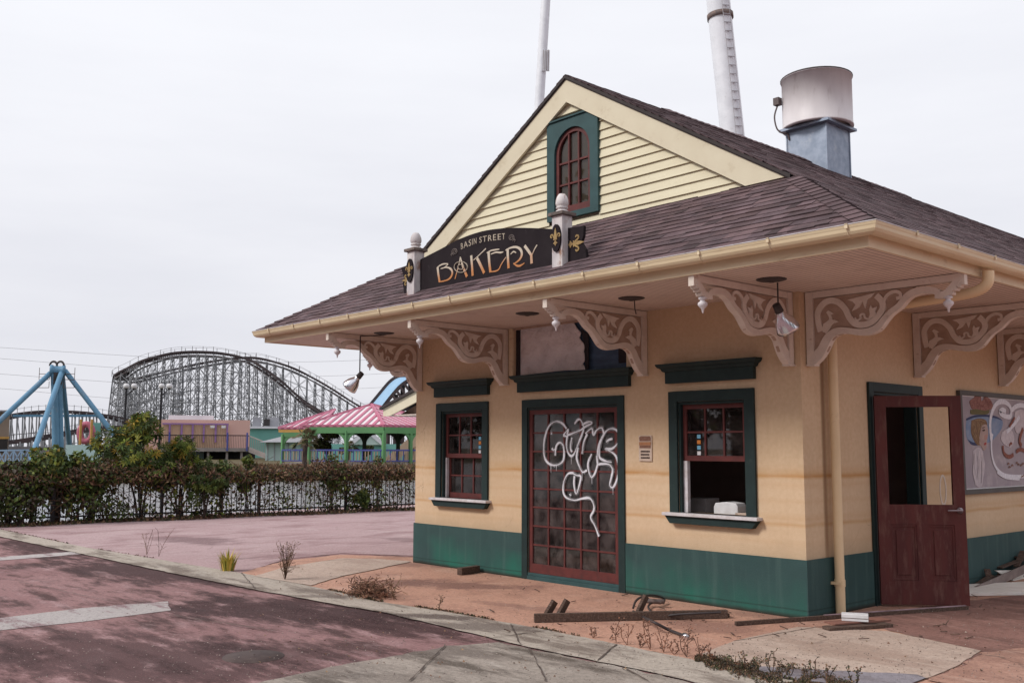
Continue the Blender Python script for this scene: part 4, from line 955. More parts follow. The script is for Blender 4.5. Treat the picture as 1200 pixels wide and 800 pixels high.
sheet('apron', gp2(U[2:])+[(9, -1.5), (12, 20), (-6.3, 20), (-6.4, .9), gs(484, 653), gs(400, 650), gs(335, 657)], .008, 'orange_apron_paving', .02)
sheet('kerb', [(FX, Ue[1])]+gp2(U)+gp2(Lw)[::-1]+[(FX, Ue[1]-.5)], .012, 'concrete_kerb', .010)
sheet('slab', gp2([(298, 676), (333, 665.5), (400, 655), (440, 655.5), (482, 658.5), (440, 668), (400, 676), (364, 687)]), .016, 'pale_slab')
sheet('slab', gp2([(822, 768), (862, 752), (935, 736), (1040, 741), (1150, 764), (1120, 783), (1085, 797), (1000, 805), (935, 797), (880, 782)]), .016, 'pale_slab', .006)
sheet('path', gp2([(995, 729), (1060, 716), (1134, 704), (1200, 698), (1320, 692), (1500, 720), (1500, 900), (1300, 850), (1180, 812), (1085, 797), (1120, 783), (1150, 764), (1042, 740)]), .012, 'stained_apron', .03)
sheet('path', gp2([(1150, 766), (1230, 756), (1300, 790), (1300, 850), (1180, 815), (1088, 799), (1122, 784)]), .016, 'worn_orange', .04)
sheet('pavement', gp2([(240, 812), (330, 795), (400, 780), (470, 768), (522, 757), (585, 753), (618, 760), (730, 783), (800, 798), (900, 823), (1060, 865), (1000, 1100), (300, 1100), (100, 860)]), .008, 'grey_concrete', .03)
sheet('marking', gp2([(-60, 731), (0, 724), (100, 712), (197, 704.5), (200, 715), (100, 728), (0, 738.5), (-60, 746)]), .004, 'pale_band', .01)
sheet('marking', gp2([(-40, 655.5), (0, 652.5), (60, 648), (84, 646.5), (95, 649), (60, 652), (0, 656.5), (-40, 660)]), .004, 'pale_band', .02)
groundmat('blue_grey_edge', (.30, .28, .31), (.25, .22, .24), (.13, .10, .10), .95)
sheet('kerb', gp2([(880, 783), (935, 786), (1000, 789), (1075, 793), (1085, 797), (1060, 806), (1000, 806), (935, 800), (885, 790)]), .020, 'blue_grey_edge', .02)
M('joint_dirt', (.06, .045, .04), (.12, .09, .075), 9)
for L in ([(283, 672), (300, 692)], [(520, 757), (640, 740)], [(610, 757), (598, 733)], [(20, 682), (130, 706)], [(700, 776), (722, 757)], [(200, 722), (330, 742)], [(522, 757), (480, 800)], [(760, 800), (735, 786)], [(620, 760), (640, 800)], [(860, 753), (1000, 729)], [(330, 660), (484, 653)]):
    A_, B_ = Vector(gs(*L[0])), Vector(gs(*L[1])); d = (B_-A_); n_ = Vector((-d.y, d.x)).normalized()*.007; b = MB(); K_ = max(2, int(d.length/.08)); pv_ = None
    for k in range(K_+1):
        q = A_+d*k/K_+n_*r8.uniform(-1, 1); w_ = n_*r8.uniform(.3, 1.3); cur = ((q.x+w_.x, q.y+w_.y, .0175), (q.x-w_.x, q.y-w_.y, .0175))
        if pv_: b.face([pv_[0], cur[0], cur[1], pv_[1]])
        pv_ = cur
    tag(b.build('pavement_joint', 'joint_dirt'), kind='structure')
# drain cover, low in the maroon pavement
p = G(297, 769); b = MB(); b.lathe((p.x, p.y, .0), [(.0, .004), (.0, .012), (.20, .012), (.205, .006), (.23, .006), (.235, .001)][1:], 28); mc = tag(b.build('manhole_cover', M('cover_iron', (.055, .036, .035), (.085, .06, .055), 9, bs=60)), 'round grey manhole cover set in the maroon pavement', 'manhole cover')
# water and the far bank
m, nt, bb = nodes('lagoon_water'); bb.inputs['Base Color'].default_value = (.30, .30, .32, 1); bb.inputs['Roughness'].default_value = .16; bb.inputs['IOR'].default_value = 1.6
bump(nt, bb, noise(nt, coord(nt, (1, .4, 1)), 3.0, 3), .5, .06); MATS['water'] = m
groundmat('bank_grass', (.115, .085, .045), (.085, .085, .040), (.16, .11, .07), .7, crack=0)
A_, B_ = Vector((-53, 6.6)), Vector((-43, 27)); dv = (B_-A_).normalized(); P1 = A_-dv*900; P2 = A_+dv*900
b = MB(); b.face([(FX, -1200, -.35), (FX, 900, -.35), (P2.x, P2.y, -.35), (P1.x-30, P1.y-30, -.35)]); tag(b.build('water', 'water'), kind='structure')
b = MB(); b.face([(FX, -900, 0), (FX, 900, 0), (FX-.9, 900, -.5), (FX-.9, -900, -.5)]); tag(b.build('shore', 'bank_grass'), kind='structure')
nv = Vector((-dv.y, dv.x)); nv = nv if nv.x < 0 else -nv
b = MB()
r1, r2 = P1-nv*.2, P2-nv*.2; s1, s2 = P1+nv*1.2, P2+nv*1.2
b.face([(r1.x, r1.y, -.5), (r2.x, r2.y, -.5), (s2.x, s2.y, .3), (s1.x, s1.y, .3)]); q1, q2 = P1+nv*3000, P2+nv*3000
b.face([(s1.x, s1.y, .3), (s2.x, s2.y, .3), (q2.x, q2.y, .3), (q1.x, q1.y, .3)]); tag(b.build('terrain', 'bank_grass'), kind='structure')

# ------------------------------------------------------------------ debris on the apron
def plank(b, a, c, w_, h, z=.012, roll=0):
    a = Vector(a); c = Vector(c); b.bar(Vector((a.x, a.y, z+h/2+(a.z if abs(a.z) > 0 else 0))), Vector((c.x, c.y, z+h/2+(c.z if abs(c.z) > 0 else 0))), w_, h)
A0 = G(626, 730); A1 = G(852, 725)
fr = empty('broken_wooden_frame', (A0.x, A0.y, 0), 'long broken dark wooden frame lying in front of the green plinth', 'wood frame')
b = MB(); plank(b, A0, A1, .05, .075); b.build('rail', 'wood_dark', fr, bevel=.003)
off = Vector((-.12, .16, 0)); b = MB(); plank(b, A0+Vector((.12, .28, 0)), A1+Vector((-.05, .08, 0)), .11, .035); b.build('rail', 'wood_dark', fr, bevel=.003)
for px, h in ((633, .19), (648, .20), (742, .22)):
    q = G(px, 730 if px < 700 else 727); b = MB(); b.bar((q.x-.04, q.y+.10, .03), (q.x+.0, q.y+.19, h*.95), .085, .03, up=(1, .3, 0)); b.build('cross_piece', 'wood_dark', fr, bevel=.003)
q = [G(742, 712, .10), G(745, 704, .14), G(752, 699, .16), G(765, 697, .12), G(778, 701, .06), G(776, 706, .04), G(764, 706, .05), G(760, 712, .03), G(772, 721, .03), G(800, 719, .07), G(845, 717, .10)]
b = MB(); b.tube(bez([Vector(x) for x in q], 6), .011, 8)
q = [G(742, 716, .05), G(752, 722, .03), G(765, 728, .10), G(785, 738, .03), G(803, 745, .025)]; b.tube(bez([Vector(x) for x in q], 6), .014, 8)
ho = tag(b.build('hose', 'rubber'), 'dark curled hose tangled round the end of the broken wooden frame', 'hose')
b = MB(); e_ = G(803, 745, .03); b.lathe(e_, [(0, -.02), (.028, -.02), (.03, .04), (.02, .05), (0, .05)], 10, (.8, -.5, 0)); b.build('nozzle', 'lamp_metal', ho)
b = MB(); e_ = G(768, 704, .07); b.lathe(e_, [(0, -.10), (.022, -.10), (.026, -.06), (.022, 0), (.026, .09), (0, .09)], 10, (.8, .5, 0)); b.build('coupling', 'rust_dark', ho)
A0 = G(862, 734); A1 = G(1134, 715); b = MB(); b.bar((A0.x, A0.y, .03), (A1.x, A1.y, .03), .032, .034)
pl = tag(b.build('fallen_pole', 'wood_dark'), 'long thin dark pole lying from the pale slab to the foot of the open door', 'pole')
b = MB(); d_ = (A1-A0); a = A0+d_*.36; c = A0+d_*.99; b.bar((a.x, a.y, .051), (c.x, c.y, .051), .028, .007); b.build('pink_edging', M('pole_pink', (.42, .30, .34), (.20, .14, .15), 6), pl)
b = MB(); a = G(968, 740); c = G(1042, 735); plank(b, a, c, .11, .03); bo = tag(b.build('short_board', 'wood_dark', bevel=.003), 'short dark board lying under the small white box', 'board')
b = MB(); a = G(972, 737); c = G(1038, 732); plank(b, a, c, .15, .015, z=.046); tag(b.build('rusty_sheet', M('rusty', (.26, .12, .09), (.18, .09, .07), 9), bevel=.002), 'flat rusty sheet between the short board and the white box', 'sheet')
q = G(1002, 735); b = MB(); b.bar((q.x-.10, q.y-.05, .093), (q.x+.10, q.y+.06, .093), .12, .06); wb = tag(b.build('white_box', 'white_paint', bevel=.004), 'small white box lying by the fallen pole near the downspout', 'box')
b = MB(); b.bar((q.x-.102, q.y-.051, .09), (q.x+.102, q.y+.061, .09), .123, .006); b.build('lid_line', 'ornament', wb)
q = G(548, 673); b = MB(); b.bar((q.x+.02, q.y-.15, .055), (q.x+.02-.06, q.y+.20, .055), .08, .085); tag(b.build('timber_block', 'wood_dark', bevel=.004), 'short timber block poking out from the plinth below the left window', 'timber')
b = MB(); rs_ = random.Random(15)
for i in range(70):
    x = rs_.uniform(560, 1180); y = rs_.uniform(692, 752); p = G(x, y)
    if p.y > -.12 and p.x < .12: continue
    a = rs_.uniform(0, 6.28); l = rs_.uniform(.02, .11); b.bar((p.x, p.y, .022), (p.x+math.cos(a)*l, p.y+math.sin(a)*l, .024+rs_.random()*.02), rs_.uniform(.004, .014), .006)
tag(b.build('wood_splinters', 'wood_dark'), 'small dark wood splinters strewn around the frame and pole', 'splinters', kind='stuff')
# heap of broken boards by the right wall
hp = [((.04, 3.1), (.06, 7.2), .012, .15, .02, 'board_white', 'long white board standing along the foot of the right wall'),]
b = MB(); L = [G(*q) for q in [(1124, 699.5), (1160, 699), (1240, 697.5), (1330, 696), (1330, 680), (1200, 685.5), (1124, 689)]]; b.prism([(p.x, p.y) for p in L], lambda u, v, t: (u, v, t), .013, .045); tag(b.build('white_board', 'board_white', bevel=.002), 'long white board lying flat along the foot of the right wall', 'board')
b = MB()
pts = [hit(x, y, 0, .20) for x, y in ((1143, 692), (1200, 668), (1260, 640))]; b.bar(pts[0], pts[2], .02, .10, up=(0, .3, 1)); tag(b.build('grey_plank', 'wood_grey', bevel=.003), 'grey weathered plank leaning across the heap by the right wall', 'plank')
b = MB(); pts = [hit(x, y, 0, .08) for x, y in ((1166, 668), (1192, 668), (1182, 674))]; b.prism([(p.y, p.z) for p in [hit(x, y, 0, .13) for x, y in ((1166, 668), (1260, 667), (1230, 677), (1182, 678), (1174, 673))]], PF, .12, .14); tag(b.build('white_shard', 'board_white'), 'jagged white board shard topmost on the heap by the right wall', 'board')
b = MB(); b.prism([(p.y, p.z) for p in [hit(x, y, 0, .15) for x, y in ((1184, 679), (1200, 676), (1290, 670), (1290, 690), (1215, 687), (1200, 684))]], PF, .145, .165); tag(b.build('white_shard', 'board_white'), 'lower white board shard under the grey plank by the right wall', 'board')
b = MB()
rj = random.Random(4)
for i in range(16):
    y0 = rj.uniform(3.7, 6.6); z0 = rj.uniform(.05, .32)*(1-abs(y0-5)/4); b.bar((.04+rj.random()*.05, y0, z0+.02), (.06+rj.random()*.08, y0+rj.uniform(-.9, .9), max(.03, z0+rj.uniform(-.2, .12))), .07, .015)
tag(b.build('splintered_wood', 'wood_dark'), 'pile of dark splintered wood scraps against the right wall', 'scrap wood', kind='stuff')

# ------------------------------------------------------------------ leaves and plants
def leafcol(r_, pal):
    c = r_.choice(pal); k = r_.uniform(.85, 1.5); return tuple(min(1, x*k) for x in c)
def leaves(b, r_, n, fn, size, pal, flat=.6, elong=1.6):
    for i in range(n):
        p = Vector(fn(r_)); s = size*r_.uniform(.6, 1.35)
        nrm = Vector((r_.gauss(0, 1), r_.gauss(0, 1), r_.gauss(0, 1)*.6+flat)).normalized()
        u = nrm.cross(Vector((r_.gauss(0, 1), r_.gauss(0, 1), r_.gauss(0, 1)))).normalized(); v_ = nrm.cross(u)
        c = leafcol(r_, pal); a = s*elong/2; w_ = s/2
        b.face([p-u*a, p+v_*w_+nrm*w_*.2-u*a*.1, p+u*a, p-v_*w_+nrm*w_*.2-u*a*.1], c)
GRN = [(.065, .10, .022), (.09, .13, .028), (.05, .075, .022), (.12, .14, .03), (.04, .062, .02)]
YEL = GRN+[(.16, .20, .03), (.24, .24, .04), (.30, .20, .03), (.11, .16, .03)]
BRN = [(.15, .075, .045), (.11, .058, .036), (.20, .115, .065), (.08, .045, .03), (.24, .155, .09)]
DRK = [(.06, .045, .030), (.045, .055, .022), (.07, .05, .035), (.038, .032, .022), (.065, .075, .025)]
rl = random.Random(21)
# picket fence
F0, F1 = Vector((-17.3, -6.0, 0)), Vector((-15.3, 12.0, 0)); fd = (F1-F0); FL = fd.length; fd /= FL
fx = lambda s: F0+fd*s
fe = empty('picket_fence', F0, 'low black metal picket fence overgrown with vines along the water', 'fence')
for z in (.14, .92): b = MB(); b.bar(F0+Vector((0, 0, z)), F1+Vector((0, 0, z)), .03, .035); b.build('rail', 'fence_black', fe)
b = MB(); s = .06
while s < FL: p = fx(s); b.box((p.x-.008, p.y-.008, .04), (p.x+.008, p.y+.008, 1.0)); s += .115
b.build('pickets', 'fence_black', fe)
s = 0
while s < FL+.1:
    p = fx(s); b = MB(); b.box((p.x-.03, p.y-.03, 0), (p.x+.03, p.y+.03, 1.06)); b.face([(p.x-.04, p.y-.04, 1.06), (p.x+.04, p.y-.04, 1.06), (p.x+.04, p.y+.04, 1.06), (p.x-.04, p.y+.04, 1.06)]); b.build('post', 'fence_black', fe); s += 2.25
# vine mass on it
b = MB()
def dens(s):  # how thick the lower growth is along the fence
    return .55+.35*math.sin(s*1.7+1)+.25*math.sin(s*4.1)
def vf(r_):
    while True:
        s = r_.random()*FL; z = r_.random()**1.0*1.02
        k = dens(s); 
        gap = .5+.5*math.sin(s*2.3+z*3)*math.sin(s*5.3+1.7+z*6)
        if z < .80 and r_.random() > .06+.60*k*gap: continue
        p = fx(s); return (p.x+r_.gauss(0, .10), p.y+r_.gauss(0, .04), z)
leaves(b, rl, 14000, vf, .052, DRK+GRN+YEL[5:7]+BRN[:2], .2)
def vt(r_):
    s = r_.random()*FL; p = fx(s); top = 1.12+.07*math.sin(s*1.3)+.06*math.sin(s*3.7)+.05*math.sin(s*9.1+1)+.04*math.sin(s*17); return (p.x+r_.gauss(0, .22), p.y+r_.gauss(0, .05), .80+(top-.80)*r_.random()**.8+r_.gauss(0, .03))
leaves(b, rl, 17000, vt, .034, BRN+BRN+DRK, .3, 3.0)
for i in range(1500):
    s = rl.random()*FL; p = fx(s); z = rl.uniform(.0, 1.1); q = Vector((rl.gauss(0, .2), rl.gauss(0, .3), rl.uniform(-.1, .45)))
    b.bar((p.x+rl.gauss(0, .1), p.y, z), (p.x+q.x, p.y+q.y, max(.02, min(1.38, z+q.z))), .008, c=rl.choice(BRN))
for i in range(5200):  # litter and low growth at the foot
    s = rl.random()*FL; p = fx(s); x = p.x+rl.uniform(-.3, .55)+.12*math.sin(s*2); c = leafcol(rl, DRK+BRN); h = rl.uniform(.01, .09)
    b.face([(x-.03, p.y-.02, .01), (x+.03, p.y+.02, .01), (x+rl.uniform(-.03, .03), p.y+rl.uniform(-.04, .04), h)], c)
tag(b.build('vine_hedge', 'leaf'), 'brown and dark green tangle of vines covering the picket fence', 'vines', kind='stuff')
def lobed(b, r_, p, s, pal):
    nrm = Vector((r_.gauss(0, .6)+.35, r_.gauss(0, .6)-.4, r_.uniform(.3, 1))).normalized(); u = nrm.cross(Vector((r_.gauss(0, 1), r_.gauss(0, 1), 0))).normalized(); v_ = nrm.cross(u); c = leafcol(r_, pal); n = 7
    for k in range(n):
        a = -2.4+4.8*k/(n-1); d = u*math.cos(a)+v_*math.sin(a); e = u*math.cos(a+1.57)+v_*math.sin(a+1.57); l = s*(1-.3*abs(a)/2.4)
        b.face([p, p+d*l*.55+e*l*.15, p+d*l-nrm*l*.25, p+d*l*.55-e*l*.15], c)
def bush(name, px, ztop, r, label, n, size, pal, D_=None, off=.2, lob=False, trunk=True, group=None, seed=1, zb=.1, cat='bush', squash=1., gap=0):
    r_ = random.Random(seed)
    if D_ is None:
        p = ray(px, 600); t = ((F0-CAM).x*fd.y-(F0-CAM).y*fd.x)/(p.x*fd.y-p.y*fd.x); c0 = CAM+p*t; c0.z = 0; c0 += Vector((-fd.y, fd.x, 0))*off
    else: c0 = Dz(px, D_, .3 if D_ > 50 else 0)
    o = empty(name, c0, label, cat, group); b = MB(); zz = ztop; nb = r_.randint(5, 8); cl = []
    for i in range(nb):
        a = r_.uniform(0, 6.28); d = r*r_.uniform(.1, .75); cl.append((Vector((c0.x+math.cos(a)*d, c0.y+math.sin(a)*d, zb+(zz-zb)*r_.uniform(.35, .86))), r*r_.uniform(.3, .55)))
    cl.append((Vector((c0.x, c0.y, zz-r*.35)), r*.4))
    def f(r2):
        c, rr = r2.choice(cl)
        while True:
            q = Vector((r2.uniform(-1, 1), r2.uniform(-1, 1), r2.uniform(-1, 1)))
            if .25 < q.length < 1: break
        q = c+Vector((q.x*rr, q.y*rr, q.z*rr*squash)); q.z = max(c0.z+.03, min(q.z, zz)); return q
    if lob:
        for i in range(n): lobed(b, r_, f(r_), size*r_.uniform(.6, 1.2), pal)
    else: leaves(b, r_, n, f, size, pal, .5)
    b.build('foliage', 'leaf', o)
    b = MB()
    for c, rr in cl:
        m1 = Vector((c0.x+(c.x-c0.x)*.3+r_.gauss(0, .05), c0.y+(c.y-c0.y)*.3, c0.z+(c.z-c0.z)*.45)); b.tube(bez([Vector((c0.x+r_.gauss(0, .04), c0.y+r_.gauss(0, .04), c0.z)), m1, c], 3), [.035*r, .032*r, .03*r, .026*r, .022*r, .018*r, .012*r], 5)
    b.build('stem', 'bark', o); return o
bush('castor_bush', 170, 2.32, .88, 'tallest leafy bush with broad yellow-green leaves rising over the fence', 620, .19, YEL, lob=True, seed=2, off=.35)
bush('castor_bush', 214, 1.82, .66, 'leafy bush right of the tallest one, below the pink building', 340, .15, YEL, lob=True, seed=5, off=.3)
bush('castor_bush', 236, 1.38, .45, 'low broad-leaved bush growing against the front of the fence', 150, .12, GRN, lob=True, seed=8, off=-.2, zb=.0)
bush('leafy_shrub', 262, 1.30, .42, 'small round green shrub on the fence below the pink building deck', 900, .055, GRN+[(.10, .13, .04)], seed=9)
bush('leafy_shrub', 292, 1.40, .32, 'small bright yellow-green shrub above the fence below the stairs', 500, .06, YEL, seed=10)
bush('leafy_shrub', 70, 1.42, .8, 'dark green shrub on the fence left of the tallest bush', 1900, .065, GRN, seed=11)
bush('leafy_shrub', 110, 1.38, .7, 'olive shrub on the fence under the aqua wall', 1500, .065, GRN+BRN[:1], seed=12)
bush('leafy_shrub', 40, 1.55, .7, 'pale green shrub between the far left shrub and the blue ride leg', 1300, .065, YEL, seed=41)
bush('leafy_shrub', 92, 1.50, .5, 'bushy green shrub right of the blue ride leg, below the ring gate', 900, .065, YEL, seed=42)
bush('leafy_shrub', 12, 1.28, .85, 'dark shrub at the far left end of the fence', 1900, .065, GRN+DRK, seed=13)
bush('leafy_shrub', 66, 1.62, .5, 'upright green shrub in front of the blue ride leg', 900, .06, GRN, seed=14)
bush('leafy_shrub', 392, 1.42, .42, 'green shrub standing over the fence before the blue railing', 900, .055, GRN+[(.13, .13, .06)], seed=15)
bush('leafy_shrub', 460, 1.36, .38, 'grey-green shrub over the fence beside the building corner', 800, .055, GRN+BRN[:1], seed=16, off=.8)
bush('weedy_bush', 20, .62, .6, 'dark leafy weeds at the foot of the fence, far left', 420, .055, GRN+DRK, seed=17, off=-.25, zb=0)
bush('weedy_bush', 120, .55, .5, 'dark leafy weeds at the foot of the fence, below the tallest bush', 380, .055, GRN+DRK, seed=18, off=-.25, zb=0)
bush('weedy_bush', 422, .55, .35, 'green weeds at the foot of the fence near the building', 500, .06, GRN, seed=19, off=-.1, zb=0)

# ---- weeds in the pavement joints
def tuft(px, py, h, n, label, pal, spread=.5, name='grass_tuft', seed=1, cat='grass tuft'):
    r_ = random.Random(seed); p = G(px, py); b = MB()
    for i in range(n):
        a = r_.uniform(0, 6.28); l = h*r_.uniform(.5, 1.1); d = Vector((math.cos(a), math.sin(a), 0)); s0 = Vector((p.x, p.y, .01))+d*r_.random()*h*.3; l *= r_.uniform(.5, 1); w_ = Vector((-d.y, d.x, 0))*.010
        m1 = s0+d*l*spread*.35+Vector((0, 0, l*.6)); m2 = s0+d*l*spread+Vector((0, 0, l)); c = leafcol(r_, pal)
        b.face([s0-w_, s0+w_, m1+w_*.8, m1-w_*.8], c); b.face([m1-w_*.8, m1+w_*.8, m2], c)
    return tag(b.build(name, 'leaf'), label, cat)
tuft(267, 669, .30, 150, 'yellow-green grass tuft growing at the kerb edge', [(.50, .38, .06), (.38, .35, .06), (.60, .42, .10), (.22, .25, .05)], .45, seed=1)
def weed(px, py, h, label, seed, pal=BRN, nst=3, heads=True, group=None, lean=0):
    r_ = random.Random(seed); p = G(px, py); b = MB()
    for k in range(nst):
        a = r_.uniform(0, 6.28); top = Vector((p.x+math.cos(a)*h*.25+lean*h, p.y+math.sin(a)*h*.25, h*r_.uniform(.6, 1.05))); pts = bez([(p.x, p.y, .005), ((p.x*.6+top.x*.4)+r_.gauss(0, .02), p.y*.6+top.y*.4, top.z*.5), tuple(top)], 4)
        c = r_.choice(pal); b.tube(pts, .003, 4, c)
        for q in pts[2:]:
            for j in range(r_.choice((0, 0, 1, 1, 2))):
                e = q+Vector((r_.gauss(0, .35), r_.gauss(0, .35), r_.uniform(.05, .5)))*h*.28; b.bar(q, e, .0028, c=c)
                if heads:
                    for t in range(2):
                        z = e+Vector((r_.gauss(0, .006), r_.gauss(0, .006), r_.gauss(0, .006))); s = r_.uniform(.006, .013); b.face([z, z+Vector((s, s*.3, s*.4)), z+Vector((s*.2, s, s)), z+Vector((-s*.4, s*.2, s*.7))], leafcol(r_, pal))
    return tag(b.build('dry_weed', 'leaf'), label, 'weed', group)
weed(334, 680, .46, 'tall bushy brown dead weed by the kerb, right of the yellow grass', 3, nst=18)
weed(186, 652, .55, 'thin bare dead weed leaning on the pink paving, far left', 4, nst=2, heads=False, lean=.15)
weed(172, 650, .34, 'short dead weed twig beside the leaning one on the pink paving', 5, nst=4, heads=False)
weed(462, 704, .26, 'small dry weed just right of the dried clump', 6, nst=3)
weed(514, 716, .16, 'tiny red-brown weed at the kerb below the left window', 7, nst=3)
for i, px in enumerate((695, 722, 735, 750, 762, 778, 790, 805, 822, 835)):
    weed(px, 747+(px-690)*.205, .10+.13*abs(math.sin(i*2.1)), 'small dry seeded weed standing in the joint in front of the broken frame', 30+i, [(.22, .09, .05), (.15, .07, .045), (.12, .06, .04)], 3, group='dry weeds in the kerb joint')
for i, px in enumerate((850, 868, 886, 905, 925, 950, 975, 1000)):
    weed(px, 783+(px-850)*.15, .08+.08*abs(math.sin(i*1.7)), 'low dark weed sprouting along the edge of the pale slab', 50+i, BRN+DRK, 3, group='weeds along the pale slab')
# dried clump
r_ = random.Random(12); p = G(434, 699); b = MB()
for i in range(1100):
    q = Vector((r_.gauss(0, .125), r_.gauss(0, .10), abs(r_.gauss(0, .07)))); d = Vector((r_.gauss(0, 1), r_.gauss(0, 1), r_.gauss(0, .6))).normalized()*r_.uniform(.03, .08)
    b.bar(Vector((p.x, p.y, .01))+q, Vector((p.x, p.y, .012))+q+d, .006, c=leafcol(r_, [(.26, .13, .085), (.17, .08, .055), (.34, .20, .13), (.09, .05, .035)]))
tag(b.build('dead_grass_clump', 'leaf'), 'matted brown clump of dead grass lying on the kerb', 'dead grass')
# moss and litter crust near the bottom right
b = MB()
for i in range(9500):
    t = r_.random(); x = 815+t*190; y = 771+t*34+r_.gauss(0, 2+9*t*(1-t)*2)+3; 
    if y > 830: continue
    p = G(x, y); h = r_.uniform(.002, .014); c = leafcol(r_, DRK+BRN+[(.06, .05, .035)]); s = r_.uniform(.005, .013)
    if math.sin(x*.11)*math.sin(x*.037+y*.2) < -.25: continue
    a = r_.uniform(0, 3.14)
    b.face([(p.x-s*math.cos(a), p.y-s*math.sin(a), .015), (p.x+s*math.cos(a), p.y+s*math.sin(a), .015), (p.x+r_.gauss(0, .008), p.y+r_.gauss(0, .008), .018+h)], c)
tag(b.build('moss_and_litter', 'leaf'), 'dark moss and dead leaf litter along the kerb joint at the lower right', 'litter', kind='stuff')
b = MB()
for i in range(2600):
    t = r_.random(); k = t*(len(U)-2); j = int(k); f_ = k-j; x = U[j][0]*(1-f_)+U[j+1][0]*f_; y = U[j][1]*(1-f_)+U[j+1][1]*f_
    if (math.sin(x*.05)+math.sin(x*.013+1)) < .1: continue
    p = G(x, y); s = r_.uniform(.004, .012); b.face([(p.x-s+r_.gauss(0, .012), p.y, .014), (p.x+s, p.y+r_.gauss(0, .012), .014), (p.x+r_.gauss(0, .01), p.y+r_.gauss(0, .01), .02+r_.random()*.02)], leafcol(r_, DRK+BRN))
tag(b.build('joint_debris', 'leaf'), 'thin line of dirt and dead bits along the kerb joint', 'debris', kind='stuff')
r_ = random.Random(78); b = MB()
for i in range(3200):
    x = r_.uniform(0, 1199); y = 640+160*r_.random()**.7; p = G(x, y)
    if (p.y > -.05 and -6.2 < p.x < .05) or p.x > 3: continue
    s = r_.uniform(.002, .006); c = leafcol(r_, [(.2, .16, .14), (.3, .25, .22), (.09, .07, .06), (.13, .09, .08)]); z = .018
    b.face([(p.x-s, p.y-s, z), (p.x+s, p.y-s, z), (p.x, p.y, z+s)], c); b.face([(p.x+s, p.y-s, z), (p.x+s*.3, p.y+s, z), (p.x, p.y, z+s)], c); b.face([(p.x+s*.3, p.y+s, z), (p.x-s, p.y-s, z), (p.x, p.y, z+s)], c)
tag(b.build('grit', 'leaf'), 'fine grit and gravel strewn over the paving', 'grit', kind='stuff')
r_ = random.Random(77); b = MB()
for i in range(900):   # scattered crumbs and dead leaves over the apron
    x = r_.uniform(280, 1190); y = r_.uniform(668, 798); p = G(x, y)
    if p.y > -.03 and p.x < .03: continue
    s = r_.uniform(.006, .022); a = r_.uniform(0, 6.28); c = leafcol(r_, BRN+[(.3, .24, .2)])
    b.face([(p.x, p.y, .018), (p.x+s*math.cos(a), p.y+s*math.sin(a), .02), (p.x+s*math.cos(a+1.2), p.y+s*math.sin(a+1.2), .018+s*.6)], c)
tag(b.build('scattered_crumbs', 'leaf'), 'scattered crumbs and dead leaf bits on the apron', 'debris', kind='stuff')
# ------------------------------------------------------------------ leaning masts behind the kiosk
M('coaster_wood', (.30, .305, .32), (.21, .22, .24), .4, rough=.9)
M('coaster_track', (.075, .055, .058), (.05, .04, .045), .5, rough=.8)
M('ride_blue', (.13, .28, .42), (.10, .22, .34), .7, rough=.55, dirt=(.25, .28, .32), dscale=.5)
M('ride_pale_blue', (.36, .50, .68), (.28, .42, .6), .7, rough=.6)
def mast(label, x0, y0, x1, y1, dist, r, name='leaning_mast', ladder=False, collar=None):
    # axis through two pixels on one vertical plane facing the camera at that distance
    a = D(x0, y0, dist); c = D(x1, y1, dist); d = (c-a).normalized(); foot = a-d*((a.z)/d.z); top = c+d*9
    o = empty(name, foot, label, 'mast'); b = MB(); b.tube([foot, a, c, top], r, 20); b.build('tube', 'white_metal', o)
    if ladder:
        side = (CAM-a); side.z = 0; side.normalize(); rt = d.cross(side).normalized(); 
        b = MB(); L = (c-foot).length; s = L*.35
        bx = (side*.86-rt*.5).normalized() if rt.dot(RT) < 0 else (side*.86+rt*.5).normalized()
        tx = d.cross(bx).normalized()
        for sg_ in (-1, 1): b.bar(foot+d*s+bx*(r+.06)+tx*sg_*.18, top+bx*(r+.06)+tx*sg_*.18, .02)
        while s < L+8: b.bar(foot+d*s+bx*(r+.06)-tx*.18, foot+d*s+bx*(r+.06)+tx*.18, .035); b.bar(foot+d*s+bx*r, foot+d*s+bx*(r+.06), .04); s += .42
        b.build('ladder', M('ladder_grey', (.42, .40, .42)), o)
    if collar:
        q = D(*collar, dist); b = MB(); b.lathe(q-d*.12, [(r, 0), (r*1.12, 0), (r*1.12, .24), (r, .24)], 24, d); b.build('collar', 'rust_dark', o)
    return o, a, c, d
o, a, c, d = mast('slim white leaning mast rising behind the left roof slope', 631, 138, 639.5, 0, 62, .31)
q = D(634+4, 62, 62); q2 = D(634+3.4, 86, 62); b = MB(); s = (CAM-q).normalized()*.42; s.z = 0
b.bar(q+s+RT*.1, q2+s+RT*.1, .5, .12, up=s); b.build('cover_plate', 'white_metal', o)
b = MB(); s = s.normalized()
for k in range(4): b.bar(q+s*.50+RT*(-.06+.11*k), q2+s*.50+RT*(-.06+.11*k), .03, .02, up=s)
b.build('rib', 'rust_dark', o)
o, a, c, d = mast('thick white leaning mast with a rung ladder behind the right roof slope', 857.5, 150, 841.5, 0, 46, .55, ladder=True, collar=(844.0, 20))
for (xa, ya, xb, yb) in ((712, -5, 722, 70), (731, -5, 745, 95)):
    pass

